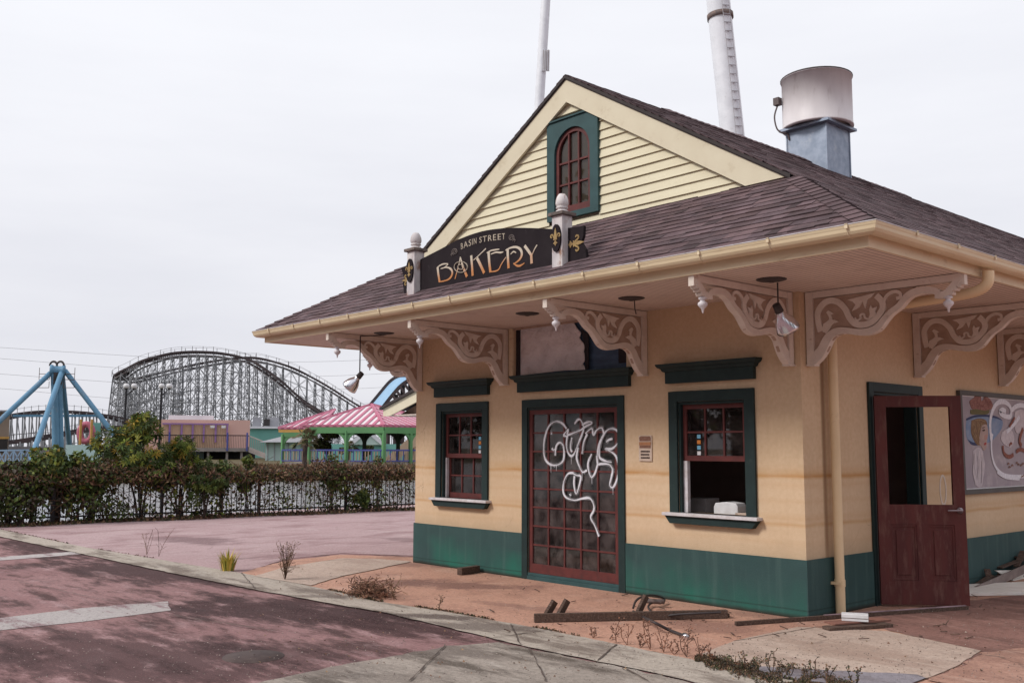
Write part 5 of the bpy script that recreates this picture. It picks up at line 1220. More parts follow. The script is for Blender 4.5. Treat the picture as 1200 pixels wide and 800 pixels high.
# ------------------------------------------------------------------ wooden roller coaster
wc = empty('wooden_roller_coaster', Dz(250, 285, .3), 'huge grey wooden roller coaster with a high curved turnaround on lattice supports', 'roller coaster')
pathA = [(395, 502, 262), (378, 485, 263), (355, 469, 265), (330, 447, 266), (300, 425.5, 268), (285, 419, 269), (260, 414, 270), (240, 412.5, 271), (220, 412.5, 272), (200, 414.5, 273), (180, 419.5, 274), (163, 426, 276), (148, 434.5, 278), (140, 440, 281)]
pathB = [(140, 440, 281), (142, 443.5, 286), (152, 444.5, 290), (168, 441.5, 293), (190, 436, 295), (215, 430, 296), (240, 425, 296), (265, 421, 296), (290, 419, 296), (310, 421, 296), (335, 428, 295), (360, 439, 295), (385, 453, 294), (410, 469, 293), (430, 481, 293), (452, 492, 293), (480, 503, 293)]
def dense(path, n): return bez([tuple(D(x, y, d)) for x, y, d in path], n)
for nm, P in (('track', dense(pathA, 8)), ('track', dense(pathB, 8))):
    b = MB(); n = len(P); sd_ = []
    for i, p in enumerate(P):
        t = (P[min(i+1, n-1)]-P[max(i-1, 0)]); t.z = 0; t.normalize(); sd_.append(Vector((-t.y, t.x, 0)))
    for i in range(n-1):
        for s in (-1.5, -.75, .75, 1.5): b.bar(P[i]+sd_[i]*s, P[i+1]+sd_[i+1]*s, .16, .42 if abs(s) > 1 else .3)
        b.bar(P[i]-sd_[i]*1.7-Vector((0, 0, .25)), P[i]+sd_[i]*1.7-Vector((0, 0, .25)), .3, .2)
        b.bar(P[i]+Vector((0, 0, -1.0))-sd_[i]*1.6, P[i+1]+Vector((0, 0, -1.0))-sd_[i+1]*1.6, .14, .3); b.bar(P[i]+Vector((0, 0, -1.0))+sd_[i]*1.6, P[i+1]+Vector((0, 0, -1.0))+sd_[i+1]*1.6, .14, .3)
    b.build(nm, 'coaster_track', wc)
    for s in (-2.0, 2.0):
        b = MB()
        for i in range(n-1): b.bar(P[i]+sd_[i]*s+Vector((0, 0, 1.25)), P[i+1]+sd_[i+1]*s+Vector((0, 0, 1.25)), .05)
        acc = 0
        for i in range(n-1):
            acc += (P[i+1]-P[i]).length
            if acc > 2.6: acc = 0; b.bar(P[i]+sd_[i]*s, P[i]+sd_[i]*s+Vector((0, 0, 1.35)), .09)
        b.build('handrail', 'coaster_track', wc)
    # bents
    acc = 2.1; prev = None
    for i in range(n-1):
        acc += (P[i+1]-P[i]).length
        if acc < 2.1: continue
        acc = 0; p = P[i]; h = p.z-.3; sd2 = sd_[i]; bot = lambda s, z: Vector((p.x, p.y, 0))+sd2*s*(1.6+(p.z-z)*.075)+Vector((0, 0, z))
        b = MB()
        for s in (-1, 1): b.bar(bot(s, .3), bot(s, p.z-.6), .17)
        b.bar(bot(0, .3), bot(0, p.z-.6), .13)
        z = p.z-1.2; lv = []
        while z > .6: lv.append(z); b.bar(bot(-1, z), bot(1, z), .11, .15); z -= 3.0
        lv.append(.3)
        for j in range(len(lv)-1):
            b.bar(bot(-1, lv[j]), bot(1, lv[j+1]), .12); b.bar(bot(1, lv[j]), bot(-1, lv[j+1]), .12)
        cur = [[bot(s, z) for z in [p.z-1.2-3.0*k for k in range(int((p.z-1.2)/3)+1)]] for s in (-1, 1)]
        if prev:
            for s in (0, 1):
                m_ = min(len(prev[s]), len(cur[s]))
                for j in range(m_): b.bar(prev[s][j], cur[s][j], .12)
                for j in range(m_-1):
                    if (j+i) % 2: b.bar(prev[s][j], cur[s][j+1], .11)
                    else: b.bar(prev[s][j+1], cur[s][j], .11)
        prev = cur; b.build('bent', 'coaster_wood', wc)
# lower coaster behind the blue ride
lc = empty('low_roller_coaster', Dz(80, 210, .3), 'low dark humped coaster track seen behind the blue ride', 'roller coaster')
for path in ([(-30, 497, 205), (0, 490.5, 206), (20, 486.5, 208), (45, 483, 210), (70, 482, 211), (95, 483.5, 212), (120, 487, 213), (140, 491, 214), (165, 500, 215)], [(-10, 520, 190), (30, 516, 190), (60, 511, 190), (90, 505.5, 192), (120, 501, 194), (150, 500, 196)]):
    P = dense(path, 6); n = len(P); b = MB()
    for i in range(n-1):
        for s in (-1.2, 1.2): b.bar(P[i]+Vector((s*.3, s*.9, 0)), P[i+1]+Vector((s*.3, s*.9, 0)), .2, .5)
        b.bar(P[i]+Vector((0, 0, 1.2)), P[i+1]+Vector((0, 0, 1.2)), .05)
    b.build('track', 'coaster_track', lc); b = MB()
    for i in range(0, n-1, 2):
        b.bar(P[i]+Vector((0, 0, 1.4)), P[i], .09)
        for s in (-1, 1): b.bar(Vector((P[i].x+s*.9, P[i].y+s*.9, .3)), P[i]+Vector((s*.4, s*.9, 0)), .22)
        if i+2 < n: b.bar(P[i]*.5+Vector((P[i].x, P[i].y, .3))*.5, P[i+2]*.5+Vector((P[i+2].x, P[i+2].y, .3))*.5, .14); b.bar(P[i], Vector((P[i+2].x, P[i+2].y, .3)), .14)
    b.build('supports', 'coaster_wood', lc)

# ------------------------------------------------------------------ blue pendulum ride
BD = 95; ax_ = D(66, 432, BD)
bl = empty('pendulum_ride', Dz(66, BD, .3), 'light blue four-legged pendulum ride tower without its gondola', 'ride')
for (x0, y0, x1, dd0) in ((59, 437, -50, -4), (73, 434, 37, -9), (76, 434, 160, -3), (73, 440, 85, 8)):
    t = D(x0, y0, BD); f_ = Dz(x1, BD+dd0, .3); b = MB(); b.tube([f_, t], .22, 12); b.build('leg', 'ride_blue', bl)
b = MB(); b.tube([D(64, 438, BD), Dz(68, BD, .6)], .33, 12); b.tube([D(70, 438, BD), Dz(74, BD, .6)], .2, 12); b.build('pendulum_arm', 'ride_blue', bl)
b = MB(); c = D(67, 434, BD); b.lathe(c-Vector((.25, .5, 0)), [(0, 0), (.5, 0), (.5, .2), (.4, .3), (.4, .9), (.5, 1.0), (.5, 1.2), (0, 1.2)], 16, (.4, .9, 0)); b.build('hub', 'ride_blue', bl)
b = MB(); 
for dx in (-.35, .25): b.tube([c+RT*dx+Vector((0, 0, .4))+Vector((0, 0, .4*math.sin(t)))+RT*(.32*math.cos(t)) for t in [math.pi*k/8 for k in range(9)]], .09, 6)
b.build('cable_loops', 'lamp_dark', bl); b = MB()
b.box(c-Vector((.35, .35, 1.2)), c-Vector((-.35, -.35, .2))); b.build('motor_head', 'lamp_dark', bl)
b = MB()
for z in (-1.1, -.4, .1):
    for sgn in (-1, 1):
        q = c+RT*(sgn*1.1)+Vector((0, 0, z-.4)); b.bar(q-RT*.45, q+RT*.45, .05); 
        b.bar(q-RT*.45*sgn, q-RT*.45*sgn+Vector((0, 0, .55)), .04); b.bar(q+RT*.45*sgn, q+RT*.45*sgn+Vector((0, 0, .55)), .04)
b.build('catwalk', 'rust_dark', bl)
b = MB(); b.bar(D(15, 487, BD+6), D(121, 487, BD+6), .22); b.build('cross_beam', 'ride_blue', bl)
# pale truss footbridge
tb = empty('truss_footbridge', Dz(10, 70, .3), 'pale blue truss barrier at the far left beyond the shrubs', 'truss')
b = MB(); A_ = D(-30, 528, 70); C_ = D(43, 527, 70); lo = Vector((0, 0, -.85)); b.bar(A_, C_, .1); b.bar(A_+lo, C_+lo, .1)
for k in range(8):
    p = A_+(C_-A_)*k/8; q = A_+(C_-A_)*(k+1)/8; b.bar(p, q+lo, .07); b.bar(p+lo, q, .07); b.bar(p, p+lo, .08)
b.bar(C_, C_+lo*1.4, .1); b.bar(A_, A_+lo*1.4, .1); b.build('truss', 'ride_pale_blue', tb)

# ------------------------------------------------------------------ buildings across the water
def rtv(px): d = ray(px, 500); d.z = 0; d.normalize(); return Vector((-d.y, d.x, 0))*-1, d      # (right, away)
def obox(b, px0, px1, dist, z0, z1, depth=4.):
    """box whose front faces the camera between two bearings at one distance"""
    a = Dz(px0, dist, 0); c = Dz(px1, dist, 0); f_ = (c-a).normalized(); aw = Vector((-f_.y, f_.x, 0)); 
    if aw.dot(a-CAM) < 0: aw = -aw
    P = [a, c, c+aw*depth, a+aw*depth]; vs = [(p.x, p.y, z) for z in (z0, z1) for p in P]
    b.mesh(vs, [(0, 3, 2, 1), (4, 5, 6, 7), (0, 1, 5, 4), (1, 2, 6, 5), (2, 3, 7, 6), (3, 0, 4, 7)])
zy = lambda y, dist: 1.6+(523.5-y)*dist/1158*1.0  # height seen at pixel row y (small tilt ignored)
def zpx(x, y, dist): return D(x, y, dist).z
M('pink_wall', (.66, .42, .36), (.60, .38, .33), .3); M('purple', (.30, .17, .36), (.25, .14, .32), .5); M('yellow_wall', (.74, .60, .40), (.64, .50, .32), .5)
M('deck_grey', (.33, .285, .27), (.24, .21, .20), .6); M('blue_paint', (.07, .08, .30), (.10, .11, .32), 1.); M('teal_wall', (.14, .36, .32), (.18, .42, .38), .4); M('pale_teal', (.38, .52, .49), (.46, .58, .56), .3)
M('dark_void', (.035, .03, .03)); M('roof_white', (.66, .68, .74), (.56, .58, .64), .4); M('roof_grey', (.30, .30, .32), (.24, .24, .26), .5)
M('pink_roof_rib', (.50, .15, .23), (.45, .19, .26), .5); M('roof_panel_white', (.72, .66, .68), (.64, .58, .60), .4); M('green_paint', (.12, .29, .12), (.10, .23, .11), .6); M('tan_wood', (.44, .33, .24), (.36, .27, .2), .8); M('mustard', (.52, .30, .09))
PD = 108
pb = empty('pink_building', Dz(230, PD, .3), 'long pink raised building with purple posts and a railed deck', 'building')
zt_ = zpx(230, 490.5, PD); zb_ = zpx(230, 515.5, PD)
b = MB(); obox(b, 150, 293, PD+4, zb_-1.0, zt_, 9); b.build('wall', 'pink_wall', pb)
b = MB(); obox(b, 190, 268, PD+3.6, zb_-.9, zpx(230, 496.5, PD), .12); b.build('screen', 'yellow_wall', pb)
b = MB()
for k in range(40): obox(b, 191+k*1.95, 191.5+k*1.95, PD+3.4, zb_-.9, zpx(230, 497, PD), .1)
b.build('slats', 'pink_wall', pb)
for px in (199, 213, 226, 239, 253, 266.5): b = MB(); obox(b, px-1.1, px+1.1, PD+3.2, zb_-.2, zpx(230, 496, PD), .3); b.build('post', 'purple', pb)
b = MB(); obox(b, 190, 268, PD+3.2, zpx(230, 496.6, PD), zpx(230, 494.8, PD), .3); b.build('beam', 'purple', pb)
for px in (249, 262): b = MB(); obox(b, px-2.4, px+2.4, PD+2.8, zpx(230, 500.5, PD), zpx(230, 497.5, PD), .1); b.build('white_panel', 'white_paint', pb)
b = MB(); obox(b, 188, 292, PD, zb_-1.15, zb_-.8, 5); b.build('deck', 'deck_grey', pb)
b = MB()
for k in range(52): obox(b, 188+k*2, 188.35+k*2, PD, zb_-.8, zb_+.5, .06)
obox(b, 188, 292, PD, zb_+.45, zb_+.55, .1); b.build('railing', 'fence_black', pb)
for px in (199, 267, 290): b = MB(); obox(b, px-1, px+1, PD-.2, zb_-1.1, zb_+.8, .2); b.build('railing_post', 'blue_paint', pb)
for px in (224, 245, 267, 284): b = MB(); obox(b, px-1.4, px+1.4, PD+.3, .3, zb_-1.15, .4); b.build('stilt', 'deck_grey', pb)
b = MB(); obox(b, 240, 300, PD+6, .3, zb_-1.2, .3); b.build('undercroft', 'dark_void', pb)
b = MB(); obox(b, 180, 240, PD+5.9, .3, zb_-1.2, .3); b.build('undercroft_wall', 'pale_teal', pb)
b = MB(); obox(b, 197, 250, PD+8, zt_-.1, zpx(230, 486.5, PD+8), 4); b.build('roof_box', 'roof_white', pb)
b = MB(); a_ = Dz(291, PD, zb_-.9); c_ = Dz(322, PD-2, .35)
for dd in (0, 1.6):
    aw = (a_-CAM); aw.z = 0; aw.normalize(); b.bar(a_+aw*dd, c_+aw*dd, .12, .5)
for k in range(14): q = a_+(c_-a_)*k/14; b.bar(q, q+aw*1.6, .35, .06)
b.build('stairs', 'deck_grey', pb); b = MB(); b.bar(a_+Vector((0, 0, 1.4)), c_+Vector((0, 0, 1.4)), .1)
for k in range(15): q = a_+(c_-a_)*k/14; b.bar(q, q+Vector((0, 0, 1.4)), .05)
b.build('stair_railing', 'deck_grey', pb)
# teal shed with rooftop units
ts = empty('teal_building', Dz(315, 125, .3), 'low teal building with grey rooftop units behind the stairs', 'building')
b = MB(); obox(b, 290, 345, 125, .3, zpx(315, 502, 125), 8); b.build('wall', 'teal_wall', ts); b = MB(); obox(b, 289, 346, 124.6, zpx(315, 502, 125), zpx(315, 499.5, 125), 8.6); b.build('roof', 'roof_white', ts)
for px, w_, y in ((301, 5, 489), (320, 7, 488.5)): b = MB(); obox(b, px-w_, px+w_, 128, zpx(315, 500, 125), zpx(px, y, 128), 2); b.build('roof_unit', 'roof_grey', ts)
b = MB(); obox(b, 309, 316, 127.8, zpx(315, 498, 125), zpx(315, 491, 128), .5); b.build('roof_fan', 'dark_void', ts)
gk = empty('grey_roofed_kiosk', Dz(340, 98, .3), 'small pale kiosk with a low grey hipped roof left of the palm', 'kiosk')
b = MB(); obox(b, 312, 372, 98, .3, zpx(340, 518, 98), 5); b.build('wall', 'pale_teal', gk)
b = MB()
for k in range(7): obox(b, 314+k*8, 315+k*8, 97.9, .3, zpx(340, 518, 98), .1)
b.build('post', 'roof_grey', gk)
b = MB(); z0 = zpx(340, 518, 98); z1 = zpx(340, 508, 98); a_, c_ = Dz(304, 97, z0), Dz(378, 97, z0); f_ = (c_-a_).normalized(); aw = Vector((-f_.y, f_.x, 0)); aw = aw if aw.dot(a_-CAM) > 0 else -aw
q = [a_, c_, c_+aw*7, a_+aw*7]; t0, t1 = a_+f_*3+aw*3.5, c_-f_*1+aw*3.5; t0.z = t1.z = z1
b.face([q[0], q[1], t1, t0]); b.face([q[1], q[2], t1]); b.face([q[2], q[3], t0, t1]); b.face([q[3], q[0], t0]); b.build('roof', 'roof_grey', gk)

# ------------------------------------------------------------------ striped pavilion
VD = 64
pv = empty('striped_pavilion', Dz(410, VD, .3), 'open pavilion with pink and white striped hipped roof on green posts', 'pavilion')
zE = zpx(420, 499, VD); zA = zpx(435, 474.5, VD+5)
cL, cM = Dz(363, VD, zE), Dz(450, VD-1.5, zE)
fdir = (cM-cL).normalized(); adir = Vector((-fdir.y, fdir.x, 0)); adir = adir if adir.dot(cL-CAM) > 0 else -adir
sdir_ = (Dz(500, VD+1.2, zE)-cM).normalized()
# main roof: front-left plane (cL..cM) and right plane (cM..right)
ap = Dz(435, VD+4.2, zA); cR = Dz(540, VD+3.5, zE); cB = cL+adir*9
Lf = (cM-cL).length
b = MB()
def striped(b, b2, A, B_, T0, T1, n, thick=.05):
    """roof plane from eave A-B up to ridge T0-T1: white panel plus raised pink ribs"""
    b.face([A, B_, T1, T0]); b.face([A-Vector((0, 0, .1)), B_-Vector((0, 0, .1)), T1-Vector((0, 0, .1)), T0-Vector((0, 0, .1))][::-1])
    nrm = (B_-A).cross(T0-A).normalized(); nrm = nrm if nrm.z > 0 else -nrm
    for k in range(n+1):
        t = k/n; p = A+(B_-A)*t; q = T0+(T1-T0)*t; b2.bar(p+nrm*.03, q+nrm*.03, .15, .06, up=nrm)
b2 = MB(); b3 = MB()
# hips converge at the apex: ribs run straight up the slope and stop at the hip
def hipplane(b, b2, A, B_, T, n):
    b.face([A, B_, T]); nrm = (B_-A).cross(T-A).normalized(); nrm = nrm if nrm.z > 0 else -nrm; e = (B_-A); L = e.length; e /= L; tt = (T-A).dot(e); up = (T-(A+e*tt)); H = up.length; up /= H
    for k in range(n):
        s = L*(k+.5)/n; h = H*(s/tt if s < tt else (L-s)/(L-tt)); p = A+e*s
        if h > .1: b2.bar(p+nrm*.03-up*.1, p+up*h+nrm*.03, .19, .06, up=nrm)
    b2.bar(A+nrm*.04, T+nrm*.04, .2, .08, up=nrm); b2.bar(B_+nrm*.04, T+nrm*.04, .2, .08, up=nrm)
    b2.bar(A, B_, .12, .16)
hipplane(b, b2, cL-fdir*.6, cM, ap, 11); hipplane(b, b2, cM, cR, ap, 14); hipplane(b, b2, cR, cB+fdir*8, ap, 10); hipplane(b, b2, cB+fdir*8, cB, ap, 8); hipplane(b, b2, cB, cL-fdir*.6, ap, 8)
rf_ = b.build('roof', 'roof_panel_white', pv); b2.build('roof_ribs', 'pink_roof_rib', rf_)
# lower left wing
zW = zpx(350, 501.5, VD+4); wA, wB = Dz(327, VD+4, zW), Dz(372, VD+3, zW); b = MB(); b2 = MB(); T = Dz(392, VD+9, zpx(392, 480, VD+9)); T2 = Dz(405, VD+12, T.z)
hipplane(b, b2, wA, wB, T, 6); hipplane(b, b2, wA+adir*9, wA, T, 5); r2 = b.build('wing_roof', 'roof_panel_white', pv); b2.build('roof_ribs', 'pink_roof_rib', r2)
b = MB(); b.bar(wA-Vector((0, 0, .2)), wB-Vector((0, 0, .2)), .15, .18); b.build('wing_beam', 'mustard', pv)
b = MB(); b.bar(cL-Vector((0, 0, .28)), cM-Vector((0, 0, .28)), .2, .38); b.build('eave_beam', 'green_paint', pv); b = MB(); b.bar(cM-Vector((0, 0, .28)), cR-Vector((0, 0, .28)), .2, .38); b.build('eave_beam', 'green_paint', pv); b = MB(); b.bar(wA+fdir*.3-Vector((0, 0, .45)), wB-Vector((0, 0, .45)), .14, .3); b.build('eave_beam', 'green_paint', pv)
def post(p, z1, mat='green_paint', arch=(1, 1), w_=.2, dr=None):
    b = MB(); b.bar(Vector((p.x, p.y, .3)), Vector((p.x, p.y, z1)), w_)
    dr = dr or fdir
    for s, on in ((-1, arch[0]), (1, arch[1])):
        if on:
            pts = [Vector((p.x, p.y, z1-.95))]+[Vector((p.x, p.y, z1-.95+.85*math.sin(t)))+dr*s*.75*(1-math.cos(t)) for t in [math.pi/2*k/5 for k in range(1, 6)]]
            for i in range(5): b.bar(pts[i], pts[i+1], .12, .16); b.face([pts[i], pts[i+1], Vector((p.x, p.y, z1))])
    b.build('post', mat, pv)
ze2 = zE-.3
for k in (0, .5, 1): post(cL+(cM-cL)*k, ze2, arch=(k > 0, k < 1))
for k in (.33, .66, 1): post(cM+(cR-cM)*k, ze2, dr=(cR-cM).normalized())
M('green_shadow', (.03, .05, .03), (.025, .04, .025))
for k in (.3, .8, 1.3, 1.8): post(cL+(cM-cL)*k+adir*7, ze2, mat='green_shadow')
post(wA+fdir*.3, zW-.4, arch=(0, 1))
b = MB(); b.face([(p.x, p.y, .62) for p in (cL-fdir*1.8, cM, cR, cR+adir*7, cL-fdir*1.8+adir*8)]); 
for a_, c_ in ((cL-fdir*1.8, cM), (cM, cR)): b.face([(a_.x, a_.y, .2), (c_.x, c_.y, .2), (c_.x, c_.y, .62), (a_.x, a_.y, .62)])
b.build('deck', 'deck_grey', pv)
b = MB(); b2 = MB()
for a_, c_ in ((cL-fdir*1.8, cM), (cM, cR)):
    n = int((c_-a_).length/.19); P = [Vector((0, 0, z))+Vector((a_.x, a_.y, 0)) for z in (.75, 1.42)]; Q = [Vector((0, 0, z))+Vector((c_.x, c_.y, 0)) for z in (.75, 1.42)]
    b.bar(P[0], Q[0], .07, .07); b.bar(P[1], Q[1], .09, .1)
    for k in range(n+1):
        t = k/n; (b2 if k % 3 else b).bar(P[0]+(Q[0]-P[0])*t, P[1]+(Q[1]-P[1])*t, .05)
b.build('railing', 'blue_paint', pv); b2.build('balusters', 'tan_wood', pv)
# buildings seen through it
tk = empty('teal_gabled_shop', Dz(430, 92, .3), 'teal shop with a white gable seen through the pavilion', 'building')
b = MB(); obox(b, 372, 500, 92, .3, zpx(430, 520, 92), 6); b.build('wall', 'teal_wall', tk)
b = MB(); A_, C_, T = D(410, 521, 91.5), D(450, 521, 91.5), D(430, 504, 91.5); aw = (T-CAM); aw.z = 0; aw.normalize(); b.face([A_, C_, T]); b.face([A_, T, T+aw*7, A_+aw*7]); b.face([T, C_, C_+aw*7, T+aw*7]); b.build('gable', 'pale_teal', tk)
b = MB(); b.bar(A_-aw*.1, T-aw*.1, .1, .35); b.bar(C_-aw*.1, T-aw*.1, .1, .35); b.build('barge_board', 'roof_white', tk)
for px in (385, 402, 462, 478): b = MB(); obox(b, px-4, px+4, 91.9, 1.0, zpx(430, 524, 92), .1); b.build('window', 'dark_void', tk)
sr = empty('sloping_track', Dz(470, 80, .3), 'brown sloping ride conveyor behind the pavilion at the building corner', 'conveyor')
b = MB()
for dy in (0, 9): b.bar(D(452, 541+dy*.3, 80), D(500, 500+dy, 80), .3, .5)
for k in range(4): q = D(456+k*10, 536-k*9, 80); b.bar(q, Vector((q.x, q.y, .3)), .2)
b.build('track', 'tan_wood', sr)
# blue flume drop behind the pavilion
fl = empty('log_flume_drop', Dz(460, 120, .3), 'blue-lined log flume chute dropping behind the striped roof', 'flume')
Lp = [(425, 486), (435, 474.5), (447, 460), (457, 448.5), (466, 442.5), (476, 441.5), (490, 441.5)]; Rp = [(438, 492), (449, 477), (460, 463), (469, 453), (478, 446.5), (484, 444.5), (498, 444)]
LP = bez([tuple(D(x, y, 121)) for x, y in Lp], 4); RP = bez([tuple(D(x, y, 118)) for x, y in Rp], 4)
b = MB()
for i in range(len(LP)-1): b.face([LP[i], LP[i+1], RP[i+1], RP[i]]); dz = Vector((0, 0, .3)); b.face([LP[i]-dz, RP[i]-dz, RP[i+1]-dz, LP[i+1]-dz])
b.build('chute', M('flume_blue', (.24, .40, .58), (.30, .46, .62), .5), fl)
b = MB()
for P, h in ((LP, .5), (RP, .35)):
    for i in range(len(P)-1): b.bar(P[i]+Vector((0, 0, .1)), P[i+1]+Vector((0, 0, .1)), .25, h)
for i in range(0, len(RP)-1, 2): b.bar(RP[i], RP[i]+RT*.5-Vector((0, 0, .7)), .35, .3)
b.build('side_rail', 'coaster_track', fl); b = MB()
for x, y in ((455, 471), (464, 462), (481, 446), (472, 452)): q = D(x, y, 120); b.bar(q, Vector((q.x, q.y, .3)), .4)
b.build('support', 'coaster_track', fl)

# ------------------------------------------------------------------ neighbour building with cream gable
nb = empty('neighbour_building', Dz(500, 38, 0), 'cream gabled roof end of a neighbouring building past the corner', 'building')
c0 = D(449, 487.5, 38); yN = c0.y; sN = .27
b = MB(); e = 5.5; u = [(c0.x, c0.z), (c0.x+e, c0.z+sN*e), (c0.x+2*e, c0.z)]; NF = lambda a_, v, t: (a_, yN+t, v)
b.prism([(u[0][0], u[0][1]), (u[0][0]+.42, u[0][1]), (u[1][0], u[1][1]-.05), (u[2][0]-.42, u[2][1]), (u[2][0], u[2][1]), (u[2][0], u[2][1]+.30), (u[1][0], u[1][1]+.35), (u[0][0], u[0][1]+.30)], NF, 0, .06); b.build('rake_board', 'cream_trim', nb)
b = MB()
b.prism([(u[0][0]-.12, u[0][1]+.24), (u[0][0]-.12, u[0][1]+.34), (u[1][0], u[1][1]+.46), (u[2][0]+.12, u[2][1]+.34), (u[2][0]+.12, u[2][1]+.24), (u[1][0], u[1][1]+.36)], NF, -.1, 9); b.build('roof', 'roof_deck', nb)
b = MB(); b.prism([(u[0][0]+.2, u[0][1]), (u[2][0]-.2, u[2][1]), (u[1][0], u[1][1]+.2)], NF, .5, .56); b.build('gable_wall', 'bracket_back', nb)
b = MB(); b.box((c0.x+.05, yN+.06, c0.z), (c0.x+2*e-.05, yN+8.8, c0.z+.04)); b.build('soffit', 'soffit', nb)
b = MB(); b.box((c0.x+2.6, yN+1.5, 0), (c0.x+2*e-2, yN+7, c0.z-.01)); b.build('wall', 'cream_trim', nb)

# ------------------------------------------------------------------ lamp posts, palm, trees, odds and ends
def lamp_post(x, label):
    dist = 74; o = empty('street_lamp', Dz(x, dist, .3), label, 'street lamp', 'twin-globe street lamps'); zt2 = zpx(x, 451, dist); p = Dz(x, dist, 0)
    b = MB(); b.tube([(p.x, p.y, .3), (p.x, p.y, zt2-.2)], [.11, .07], 8); b.lathe((p.x, p.y, .3), [(.2, 0), (.2, .3), (.12, .5)], 10); b.build('post', 'fence_black', o)
    for dx in (0, .55):
        q = Vector((p.x, p.y, zt2))+RT*dx; q.z = zt2-.05
        b = MB(); b.bar(Vector((p.x, p.y, zt2-.75)), q-Vector((0, 0, .22)), .06); b.lathe(q-Vector((0, 0, .28)), [(.03, 0), (.12, .04), (.12, .08)], 8); b.lathe(q+Vector((0, 0, .17)), [(.1, 0), (.05, .08), (0, .2)], 8); b.build('arm', 'fence_black', o)
        b = MB(); b.lathe(q-Vector((0, 0, .2)), [(0, 0), (.13, .03), (.2, .13), (.2, .24), (.13, .35), (0, .39)], 12); b.build('globe', 'white_paint', o)
lamp_post(146, 'left of the two twin-globe street lamps in front of the wooden coaster'); lamp_post(187.5, 'right of the two twin-globe street lamps, above the pink building')
rt_ = empty('ringed_tower', Dz(207, 318, .3), 'white tower of stacked round rings behind the coaster lattice, above the pink building', 'tower')
b = MB(); p = Dz(207, 318, 0); b.tube([(p.x, p.y, .3), (p.x, p.y, zpx(207, 447, 318))], .5, 10); b.build('shaft', 'white_metal', rt_)
for y in (460, 468, 475.5, 483): b = MB(); b.lathe((p.x, p.y, zpx(207, y, 318)-.6), [(0, 0), (1.7, .0), (2.0, .4), (2.0, .8), (1.7, 1.2), (0, 1.2)], 20); b.build('ring', 'white_metal', rt_)
rt2 = empty('ringed_tower', Dz(157, 318, .3), 'shorter white ringed tower at the left end of the coaster', 'tower')
b = MB(); p = Dz(157, 318, 0); b.tube([(p.x, p.y, .3), (p.x, p.y, zpx(157, 465, 318))], .4, 10); b.build('shaft', 'white_metal', rt2)
for y in (472, 479, 486): b = MB(); b.lathe((p.x, p.y, zpx(157, y, 318)-.6), [(0, 0), (1.3, .0), (1.6, .4), (1.6, .8), (1.3, 1.2), (0, 1.2)], 20); b.build('ring', 'white_metal', rt2)
tn = empty('tan_building', Dz(0, 112, .3), 'brown two-tone building cut by the left edge of the photo', 'building')
b = MB(); obox(b, -60, 11, 112, .3, zpx(0, 482, 112), 8); b.build('wall', M('tan_wall', (.26, .20, .16), (.2, .16, .13), .5), tn); b = MB(); obox(b, -60, 11.5, 111.8, zpx(0, 514, 112), zpx(0, 511.5, 112), .3); b.build('trim', 'mustard', tn)
b = MB(); obox(b, -60, 10, 111.85, zpx(0, 530, 112), zpx(0, 515, 112), .1); b.build('window', 'dark_void', tn); b = MB(); obox(b, -60, 12, 111.5, zpx(0, 482.5, 112), zpx(0, 480.5, 112), 8.6); b.build('roof', 'roof_grey', tn)
rr = empty('ring_gateway', Dz(101, 105, .3), 'round pink ring ride gate with orange posts beyond the shrubs', 'gateway')
p = D(101, 507, 105); b = MB(); b.tube([p+RT*(.62*math.cos(t))+Vector((0, 0, .85*math.sin(t))) for t in [2*math.pi*k/20 for k in range(21)]], .30, 8); b.build('ring', M('ring_pink', (.45, .14, .20)), rr)
for dx in (-.55, .5): b = MB(); q = D(101, 507, 104)+RT*dx; b.bar(q+Vector((0, 0, 1.3)), Vector((q.x, q.y, .3)), .18); b.build('post', 'mustard', rr)
b = MB(); obox(b, 108, 118, 106, .3, zpx(110, 495, 106), .4); tag(b.build('billboard', 'teal_wall'), 'tall teal panel right of the pink ring gate', 'panel')
b = MB(); obox(b, 78, 122, 60, .0, zpx(100, 521, 60), .4); tag(b.build('aqua_wall', 'pale_teal'), 'low pale aqua wall behind the shrubs, under the ring gate', 'wall')
b = MB(); obox(b, 12, 66, 120, .3, zpx(40, 523, 120), 1); tag(b.build('low_shed', 'roof_grey'), 'low grey shed behind the blue ride legs', 'shed')
# palm
def palm(x, dist, h, label, seed):
    r_ = random.Random(seed); p = Dz(x, dist, .3); o = empty('palm_tree', p, label, 'palm'); b = MB(); b.tube([p, p+Vector((0, 0, h*.5)), p+Vector((.03, .02, h))], [.16, .14, .15], 8); b.build('trunk', 'bark', o)
    b = MB(); t = p+Vector((0, 0, h))
    for i in range(34):
        a = r_.uniform(0, 6.28); e = r_.uniform(-.7, 1.3); d = Vector((math.cos(a)*math.cos(e), math.sin(a)*math.cos(e), math.sin(e))); L = r_.uniform(.7, 1.05); s = d.cross(Vector((0, 0, 1))); s = s.normalized() if s.length > .1 else Vector((1, 0, 0)); c = leafcol(r_, [(.10, .11, .04), (.075, .09, .035), (.14, .12, .06), (.17, .13, .07)])
        m1 = t+d*L*.5
        for k in range(9):
            w_ = (k-4)/4*.9; q = m1+(d*math.cos(w_)+s*math.sin(w_))*L*.5-Vector((0, 0, .15*abs(w_)+.1)); b.face([m1, m1+(q-m1)*.5+s*.05+Vector((0, 0, .03)), q, m1+(q-m1)*.5-s*.05], c)
        b.bar(t, m1, .02, c=c)
    b.build('fronds', 'leaf', o)
palm(358, 57, 1.75, 'small fan palm standing before the pavilion at its left end', 3); palm(410, 86, 1.2, 'distant fan palm seen through the pavilion', 6)
